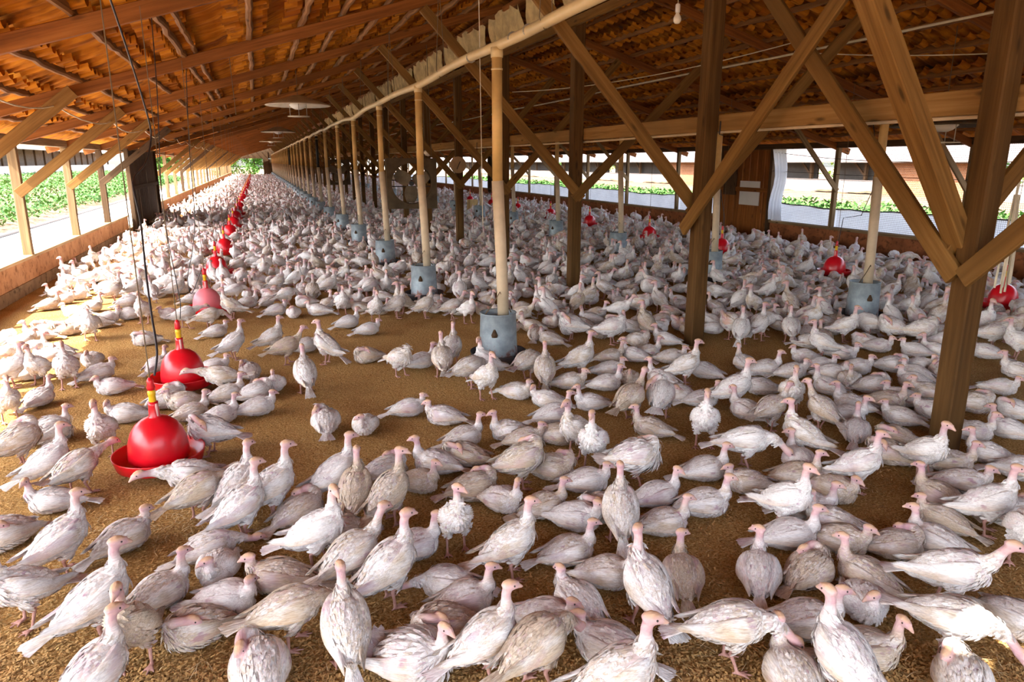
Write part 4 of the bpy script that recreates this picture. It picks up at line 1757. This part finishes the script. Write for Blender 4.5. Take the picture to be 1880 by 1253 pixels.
def flock():
    rr = random.Random(21)
    cell = .26
    grid = {}

    def near(x, y, r):
        cx, cy = int(x / cell), int(y / cell)
        for i in range(cx - 2, cx + 3):
            for j in range(cy - 2, cy + 3):
                for (px, py, pr) in grid.get((i, j), ()):
                    if (px - x) ** 2 + (py - y) ** 2 < ((r + pr) / 2) ** 2:
                        return True
        return False

    def put(x, y, r):
        grid.setdefault((int(x / cell), int(y / cell)), []).append((x, y, r))
    for b in BIRDS:
        put(b[0], b[1], .24)
    for (x, y, rad) in OBST:
        if y < 106:
            put(x, y, rad * 2 + .1)
    res = []
    for (y0, y1, r, tries) in ((5.0, 14, .225, 15000), (14, 34, .235, 24000), (34, 100, .29, 26000)):
        for _ in range(tries):
            x, y = rr.uniform(XL + .32, XR - .32), rr.uniform(y0, y1)
            px, py, d = proj(x, y, 0)
            if px < -250 or px > 2050:
                continue
            if py > np.interp(px, LIMX, LIMY):
                continue
            # bare litter near the left wall and down the aisles
            if x < XL + .75 and y < 15 and rr.random() < .75:
                continue
            if near(x, y, r):
                continue
            put(x, y, r)
            res.append((x, y))
    return res


_rest = flock()
_rest.sort(key=lambda p: p[0] ** 2 + p[1] ** 2)
_rr = random.Random(5)


def rnd_pose():
    t = _rr.random()
    k = 'A' if t < .17 else 'W' if t < .20 else 'G' if t < .24 else 'P' if t < .28 else 'R' if t < .52 else 'Q' if t < .76 else 'Z' if t < .96 else 'N'
    return _rr.choice(KINDS[k])


AUTO = []
for (x, y) in _rest:
    AUTO.append([x, y, rnd_pose(), _rr.uniform(0, 2 * PI), _rr.uniform(.1, .75), None])
NIND = 300
take = max(0, NIND - NHAND)
IND = BIRDS + AUTO[:take]
STUFF = AUTO[take:]

# ---- labels that single each bird out
LM = []
for k, (x, y) in enumerate(DL[:9]):
    LM.append((x, y, {0: 'the first red drinker', 1: 'the second red drinker', 2: 'the faded pink drinker'}.get(k, f'the {ordn(k)} red drinker')))
for k, (x, y) in enumerate(FL[:6]):
    LM.append((x, y, f'the {ordn(k)} aisle feeder'))
for k, (x, y) in enumerate(FRT[:4]):
    LM.append((x, y, f'the {ordn(k)} right-row feeder'))
for k, y in enumerate(FRAMES[:5]):
    LM.append((XC, y, f'the {ordn(k)} ridge post'))
for k, (x, y) in enumerate(DR[:4]):
    LM.append((x, y, f'the {ordn(k)} right-wall drinker'))
for y in (8, 11, 14):
    LM.append((XL, y, 'the low left wall'))


def facing(b):
    away = math.atan2(b[1], b[0])
    d = math.degrees((b[3] - away + PI / 2 + PI) % (2 * PI) - PI)  # 0 right, 90 away
    d %= 360
    for lo, hi, t in ((22, 68, 'facing back right'), (68, 112, 'facing away'), (112, 158, 'facing back left'), (158, 202, 'facing left'), (202, 248, 'facing front left'), (248, 292, 'facing camera'), (292, 338, 'facing front right')):
        if lo <= d < hi:
            return t
    return 'facing right'


def rel(b):
    best = min(LM, key=lambda l: (l[0] - b[0]) ** 2 + (l[1] - b[1]) ** 2)
    x1, y1, d1 = proj(b[0], b[1], .1)
    x2, y2, d2 = proj(best[0], best[1], .1)
    dist = math.hypot(b[0] - best[0], b[1] - best[1])
    dd = math.hypot(b[0], b[1]) - math.hypot(best[0], best[1])
    if best[2] == 'the low left wall':
        return best[2], 'beside', dist
    if abs(dd) > .75 * dist:
        r = 'behind' if dd > 0 else 'before'
    else:
        r = 'left of' if x1 < x2 else 'right of'
    return best[2], r, dist


def look(b):
    return 'clean white' if b[4] < .3 else 'off-white' if b[4] < .55 else 'tan-stained'


groups = {}
for i, b in enumerate(IND):
    lmk, r, dist = rel(b)
    key = (look(b), POSE['Y' if b[2] == 'X1' else b[2][0]], facing(b), r, lmk)
    groups.setdefault(key, []).append((dist, i))
LABEL = {}
for key, mem in groups.items():
    mem.sort()
    lk, po, fc, r, lmk = key
    for n_, (d, i) in enumerate(mem):
        pre = '' if len(mem) == 1 else ('nearest ' if n_ == 0 else f'{ordn(n_)}-nearest ')
        LABEL[i] = f'{pre}{lk} turkey {po}, {fc}, {r} {lmk}'

for i, b in enumerate(IND):
    p = PROTO[b[2]]
    o = link('turkey', p.body, None, (b[0], b[1], 0), (0, 0, b[3]))
    s = R.uniform(.94, 1.06) * BSC * (1.05 if p.bp["stand"] else .94)
    o.scale = (s, s, s)
    o['dirt'] = float(b[4]) + .013 * (i % 17) / 17
    kids = [('wing', p.wings[0]), ('wing', p.wings[1]), ('tail', p.tail)]
    for nm, me in kids:
        c = link(nm, me, o)
        c['dirt'] = o['dirt']
    if i < NHAND:
        for e in p.eyes:
            link('eye', PROTO['eye'], o, tuple(e))
    tag(o, LABEL[i], 'turkey', 'white turkeys on the litter')

# ---- the uncountable rest of the flock as one object
Vs, Fs, Rs, Zs, Ds = [], [], [], [], []
nb_ = 0
for b in STUFF:
    p = PROTO[b[2]]
    d = math.hypot(b[0], b[1])
    lod = 0 if d < 14 else 1 if d < 30 else 2
    v, f, z = p.lod[lod]
    s = _rr.uniform(.94, 1.06) * BSC * (1.05 if p.bp["stand"] else .94) * (1.0 if d < 60 else 1.08)
    c, sn = math.cos(b[3]) * s, math.sin(b[3]) * s
    w = np.empty_like(v)
    w[:, 0] = v[:, 0] * c - v[:, 1] * sn + b[0]
    w[:, 1] = v[:, 0] * sn + v[:, 1] * c + b[1]
    w[:, 2] = v[:, 2] * s
    Vs.append(w)
    Fs.append(f + nb_)
    Rs.append(v)
    Zs.append(z)
    Ds.append(np.full(len(v), b[4], np.float32))
    nb_ += len(v)
V = np.concatenate(Vs)
F = np.concatenate(Fs)
me = bpy.data.meshes.new('turkey_flock')
me.vertices.add(len(V))
me.vertices.foreach_set('co', V.ravel())
me.loops.add(F.size)
me.loops.foreach_set('vertex_index', F.ravel())
me.polygons.add(len(F))
me.polygons.foreach_set('loop_start', np.arange(0, F.size, 3, dtype=np.int32))
me.polygons.foreach_set('use_smooth', np.ones(len(F), dtype=bool))
me.update(calc_edges=True)
a = me.attributes.new('rest', 'FLOAT_VECTOR', 'POINT')
a.data.foreach_set('vector', np.concatenate(Rs).astype(np.float32).ravel())
a = me.attributes.new('zone', 'FLOAT_COLOR', 'POINT')
Z4 = np.ones((len(V), 4), np.float32)
Z4[:, :3] = np.concatenate(Zs)
a.data.foreach_set('color', Z4.ravel())
a = me.attributes.new('dirt', 'FLOAT', 'POINT')
a.data.foreach_set('value', np.concatenate(Ds))
me.materials.append(M['turkey'])
tag(link('turkey_flock', me), 'dense flock of white turkeys filling the barn floor beyond the nearer birds', 'turkeys', kind='stuff')
print('BIRDS hand', NHAND, 'individual', len(IND), 'flock', len(STUFF), 'tris', len(F))
# ------------------------------------------------------------------ litter bits
def scatter_flakes(name, n, f, label, cat, mat):
    V, F = [], []
    for k in range(n):
        vs, fs = f()
        b = len(V)
        V += vs
        F += [tuple(b + i for i in q) for q in fs]
    m = MB()
    m.add(V, F)
    return tag(obj(name, m, M[mat]), label, cat, kind='stuff')


def flake():
    while True:
        x, y = ground(R.uniform(-30, 1910), 1260 - 640 * R.random() ** 1.6)
        if XL + .05 < x < XR - .1 and 1.2 < y < 8:
            break
    a, t = R.uniform(0, 2 * PI), R.uniform(-.5, .5)
    L, W = R.uniform(.004, .010), R.uniform(.0015, .004)
    c, s = _c(a), _s(a)
    z = R.uniform(.002, .006)
    dz = L * math.sin(t)
    return [(x - c * L + s * W, y - s * L - c * W, z - dz + .002), (x + c * L + s * W, y + s * L - c * W, z + dz + .002), (x + c * L - s * W, y + s * L + c * W, z + dz + .003), (x - c * L - s * W, y - s * L + c * W, z - dz + .003)], [(0, 1, 2, 3)]


def strand():
    while True:
        x, y = ground(R.uniform(-10, 1890), 1255 - 640 * R.random() ** 1.3)
        if XL + .05 < x < XR - .1 and 1.2 < y < 8:
            break
    if R.random() < .3:
        x, y = -.55 + R.gauss(0, .22), 3.75 + R.gauss(0, .14)
    a = R.uniform(0, 2 * PI)
    L = R.uniform(.02, .09)
    k = R.uniform(-6, 6)
    vs, fs = [], []
    w = .0011
    for i in range(6):
        t = i / 5
        aa = a + k * L * t
        px, py = x + _c(aa) * L * t, y + _s(aa) * L * t
        for q in (-1, 1):
            vs.append((px - _s(aa) * w * q, py + _c(aa) * w * q, .006 + .006 * math.sin(PI * t)))
    for i in range(5):
        fs.append((2 * i, 2 * i + 2, 2 * i + 3, 2 * i + 1))
    return vs, fs


scatter_flakes('wood_shavings', 42000, flake, 'loose wood shavings lying on the litter near the camera', 'shavings', 'shaving')
scatter_flakes('straw', 420, strand, 'thin pale straw strands scattered on the litter', 'straw', 'straw')

# ------------------------------------------------------------------ outside
m = MB()
m.add([(-160, -60, -.06), (190, -60, -.06), (190, 260, -.06), (-160, 260, -.06)], [(0, 1, 2, 3)])
tag(obj('ground', m, M['soil']), 'sunlit red soil around the barn', 'ground', kind='structure')
m = MB()
m.box((-5.85, -20, -.06), (XL - .14, YF, .05))
tag(obj('apron', m, M['white']), 'sunlit pale strip of concrete outside the left wall', 'pavement', kind='structure')
m = MB()
m.box((-5.95, -20, .0), (-5.86, YF, .10))
tag(obj('hose_line', m, M['hose']), 'dark irrigation hose lying along the left field edge', 'hose')
m = MB()
m.box((XR + .3, -20, -.06), (17.0, YF, .02))
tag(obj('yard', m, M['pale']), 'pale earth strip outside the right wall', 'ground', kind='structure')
# banks rising to the next sheds
m = MB()
m.add([(17, -20, .02), (17, 130, .02), (18.6, 130, .26), (18.6, -20, .26), (21.8, 130, .60), (21.8, -20, .60)], [(0, 3, 2, 1), (3, 5, 4, 2)])
tag(obj('bank', m, M['pale']), 'pale earth bank in front of the right neighbouring shed', 'ground', kind='structure')
m = MB()
m.add([(-5.96, -20, 0), (-5.96, 130, 0), (-8.5, 130, .22), (-8.5, -20, .22), (-30, 130, .4), (-30, -20, .4)], [(0, 1, 2, 3), (3, 2, 4, 5)])
tag(obj('field', m, M['soil']), 'red soil of the crop field on the left', 'ground', kind='structure')


def leaf_mass(name, n, f, mat, label, cat, parent=None, size=(.05, .12), kind='stuff'):
    pos = np.array([f() for _ in range(n)])
    a = NR.uniform(0, 2 * PI, n)
    t = NR.uniform(-.9, .9, n)
    L = NR.uniform(size[0], size[1], n)
    W = L * NR.uniform(.45, .75, n)
    dx = np.stack([np.cos(a) * np.cos(t), np.sin(a) * np.cos(t), np.sin(t)], 1)
    sd = np.stack([-np.sin(a), np.cos(a), NR.uniform(-.3, .3, n)], 1)
    P0 = pos - dx * L[:, None]
    P1 = pos + sd * W[:, None] - np.array((0, 0, .1)) * L[:, None]
    P2 = pos + dx * L[:, None]
    P3 = pos - sd * W[:, None] - np.array((0, 0, .1)) * L[:, None]
    V = np.stack([P0, P1, P2, P3], 1).reshape(-1, 3)
    I = np.arange(n * 4).reshape(n, 4)
    me = bpy.data.meshes.new(name)
    me.from_pydata(V.tolist(), [], I.tolist())
    at = me.attributes.new('rest', 'FLOAT_VECTOR', 'POINT')
    at.data.foreach_set('vector', np.repeat(pos * 3, 4, axis=0).astype(np.float32).ravel())
    me.materials.append(M[mat])
    o = link(name, me, parent)
    if label:
        tag(o, label, cat, kind=kind)
    return o


def crop_left():
    y = R.uniform(6, 75)
    x = -6.5 - 9.6 * R.random() ** 1.4
    row = math.sin(x * 4.2)
    z = .1 + .42 * min(1, (-x - 6.1) / 3) + R.random() * (.35 if x > -7.8 else .55)
    return (x + R.uniform(-.1, .1), y, z)


leaf_mass('crop_plants', 60000, crop_left, 'leafcrop', 'low green leafy crop growing beyond the left openings', 'crop', size=(.04, .10))


def crop_right():
    y = R.uniform(5, 70)
    x = R.uniform(16.6, 18.5)
    return (x, y, .05 + .12 * max(0, x - 17) + R.random() * .38)


leaf_mass('crop_plants', 16000, crop_right, 'leafcrop', 'strip of green crop beyond the right netting', 'crop', size=(.06, .15))


def tree(x, y, h, r, label, mat='leaftree', n=2600, low=.25, sz=(.12, .3)):
    o = empty('tree', (x, y, 0))
    m = MB()
    m.tube([(0, 0, -.1), (.1, 0, h * .3), (0, .1, h * .65)], [.18, .14, .08], 8)
    for k in range(4):
        a = R.uniform(0, 6.28)
        m.tube([(.05, 0, h * (.3 + .08 * k)), (_c(a) * r * .4, _s(a) * r * .4, h * (.5 + .08 * k))], [.07, .03], 6)
    obj('trunk', m, M['bark'], o)
    bl = [(R.gauss(0, r * .4), R.gauss(0, r * .4), h * R.uniform(low, .95), r * R.uniform(.3, .6)) for _ in range(14)]

    def f():
        cx, cy, cz, cr_ = R.choice(bl)
        v = Vector((R.gauss(0, 1), R.gauss(0, 1), R.gauss(0, 1))).normalized() * cr_ * R.uniform(.65, 1.05)
        return (cx + v.x, cy + v.y, cz + v.z)
    leaf_mass('crown', n, f, mat, None, None, o, sz)
    tag(o, label, 'tree', 'trees outside the barn')
    return o


tl = [(-14, 113, 8, 3.2, 'leaftree', 'dense green tree behind the left field, beside the far shed end'), (-9, 118, 7, 3, 'leaflight', 'light green tree left of the far opening'),
      (-22, 118, 9, 3.5, 'leaftree', 'dark green tree behind the far end of the left shed'), (-9, 84, 5, 2.2, 'leaftree', 'small round tree at the end of the left field')]
for (x, y, h, r, mt, lb) in tl:
    tree(x, y, h, r, lb, mt)
for k, (x, y, mt) in enumerate([(-4.2, 113, 'leaflight'), (-.4, 119, 'leaftree'), (4.2, 115, 'leaflight'), (-4.5, 128, 'leaflight')]):
    tree(x, y, 5.5, 2.3, ['light green tree seen through the far end opening, at its left', 'dark green tree in the middle of the far end opening', 'light green tree at the right of the far end opening', 'tall pale tree behind the others beyond the far end opening'][k], mt, 2400, .05)
for k in range(10):
    tree(41 + R.uniform(-.8, .8), 24 + 9.5 * k, 6.2, 3.0, f'{ordn(k)} tree seen through the openings of the right shed, counted from the camera', 'leaftree' if k % 2 else 'leaflight', 1700, .1)

# neighbouring shed on the right
o = empty('poultry_shed', (22, 0, 0))
m = MB()
m.box((-.1, 4, .2), (.15, 100, 1.12))
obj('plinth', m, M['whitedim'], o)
m = MB()
m.add([(-.7, 2, 1.78), (-.7, 102, 1.78), (6, 102, 3.9), (6, 2, 3.9), (-.7, 2, 1.84), (-.7, 102, 1.84), (6, 102, 3.96), (6, 2, 3.96), (12.5, 2, 1.85), (12.5, 102, 1.85)],
      [(0, 3, 2, 1), (4, 5, 6, 7), (0, 1, 5, 4), (0, 4, 7, 3), (1, 2, 6, 5), (7, 6, 9, 8), (3, 8, 9, 2)])
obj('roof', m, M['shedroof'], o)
for k in range(34):
    y = 4.5 + 2.9 * k
    m = MB()
    m.beam((0, y, .9), (0, y, 1.95), .12, .12, up=(0, 1, 0), segs=1)
    obj('post', m, M['darkwood'], o)
    if k < 18:
        m = MB()
        m.beam((0, y, 1.25), (.02, y + .8, 1.95), .06, .08, segs=1)
        obj('brace', m, M['darkwood'], o)
for (y0, y1) in ((16.6, 20.9), (32.8, 36.0)):
    m = MB()
    m.box((-.16, y0, .25), (-.11, y1, 1.78))
    obj('brick_bay', m, M['brick'], o)
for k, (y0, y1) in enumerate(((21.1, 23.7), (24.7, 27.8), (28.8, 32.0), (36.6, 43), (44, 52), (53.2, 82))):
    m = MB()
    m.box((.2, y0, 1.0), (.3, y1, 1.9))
    obj('shade_sheet', m, M['dark'], o)  # dark sheet in place of the shade behind the openings
vs, fs = [], []
N = 320
for i in range(N + 1):
    y = 20.9 + (90 - 20.9) * i / N
    zz = .60 + .045 * math.sin(y * .9) + .03 * math.sin(y * 2.7) + .02 * math.sin(y * 7.1)
    vs += [(-.26, y, zz), (-.20, y, zz + .05 + .02 * math.sin(y * 3)), (-.12, y, zz + .03)]
for i in range(N):
    b = i * 3
    fs += [(b, b + 3, b + 4, b + 1), (b + 1, b + 4, b + 5, b + 2)]
m = MB()
m.add(vs, fs)
obj('ragged_curtain_hem', m, M['bark'], o)
tag(o, 'long neighbouring poultry shed with pale roof and whitewashed plinth, beyond the right netting', 'shed')

# neighbouring shed on the left
o = empty('poultry_shed', (-17, 0, 0))
m = MB()
m.box((-.15, 18, 0), (.1, 104, 1.5))
obj('plinth', m, M['white'], o)
m = MB()
m.box((-1.2, 18, 1.3), (-1.1, 104, 3.0))
obj('back_shade_sheet', m, M['shade_sheet'], o)  # sheet coloured like the shaded inside of the shed
m = MB()
m.add([(.8, 15, 2.72), (.8, 106, 2.72), (-5, 106, 4.3), (-5, 15, 4.3), (.8, 15, 2.80), (.8, 106, 2.80), (-5, 106, 4.38), (-5, 15, 4.38), (-11, 15, 2.7), (-11, 106, 2.7)],
      [(0, 1, 2, 3), (4, 7, 6, 5), (0, 4, 5, 1), (0, 3, 7, 4), (1, 5, 6, 2), (7, 8, 9, 6), (3, 2, 9, 8)])
obj('roof', m, M['shedroof2'], o)
for k in range(30):
    m = MB()
    m.beam((0, 19 + 2.8 * k, 1.4), (0, 19 + 2.8 * k, 3.0), .14, .14, up=(0, 1, 0), segs=1)
    obj('post', m, M['darkwood'], o)
tag(o, 'long neighbouring shed with pale roof and white plinth, beyond the left crop field', 'shed')

# ------------------------------------------------------------------ light
w = bpy.data.worlds.new('sky')
S.world = w
w.use_nodes = True
nt = w.node_tree
nt.nodes.clear()
sk = nt.nodes.new('ShaderNodeTexSky')
sk.sky_type = 'NISHITA'
sk.sun_disc = False
sk.sun_elevation = math.asin(SUND.z)
sk.sun_rotation = math.atan2(SUND.x, SUND.y)
sk.air_density = 1.0
sk.dust_density = 3.0
sk.ozone_density = 1.0
hs = nt.nodes.new('ShaderNodeHueSaturation')
hs.inputs['Saturation'].default_value = .55
bg = nt.nodes.new('ShaderNodeBackground')
bg.inputs['Strength'].default_value = SKY
ou = nt.nodes.new('ShaderNodeOutputWorld')
nt.links.new(sk.outputs[0], hs.inputs['Color'])
nt.links.new(hs.outputs[0], bg.inputs[0])
nt.links.new(bg.outputs[0], ou.inputs[0])
sl = bpy.data.lights.new('sun', 'SUN')
sl.energy = SUN
sl.angle = .009
sl.color = (1, .93, .82)
so = link('sun', sl)
so.rotation_euler = SUND.to_track_quat('Z', 'Y').to_euler()
S.view_settings.view_transform = 'Standard'
S.view_settings.look = 'None'
S.view_settings.gamma = 1.0
S.view_settings.use_curve_mapping = False
S.view_settings.exposure = EXPO
cy = S.cycles
cy.use_denoising = True
cy.max_bounces = 9
cy.diffuse_bounces = 6
cy.glossy_bounces = 3
cy.transmission_bounces = 2
cy.transparent_max_bounces = 8
cy.caustics_reflective = False
cy.caustics_refractive = False
cy.sample_clamp_indirect = 6.0
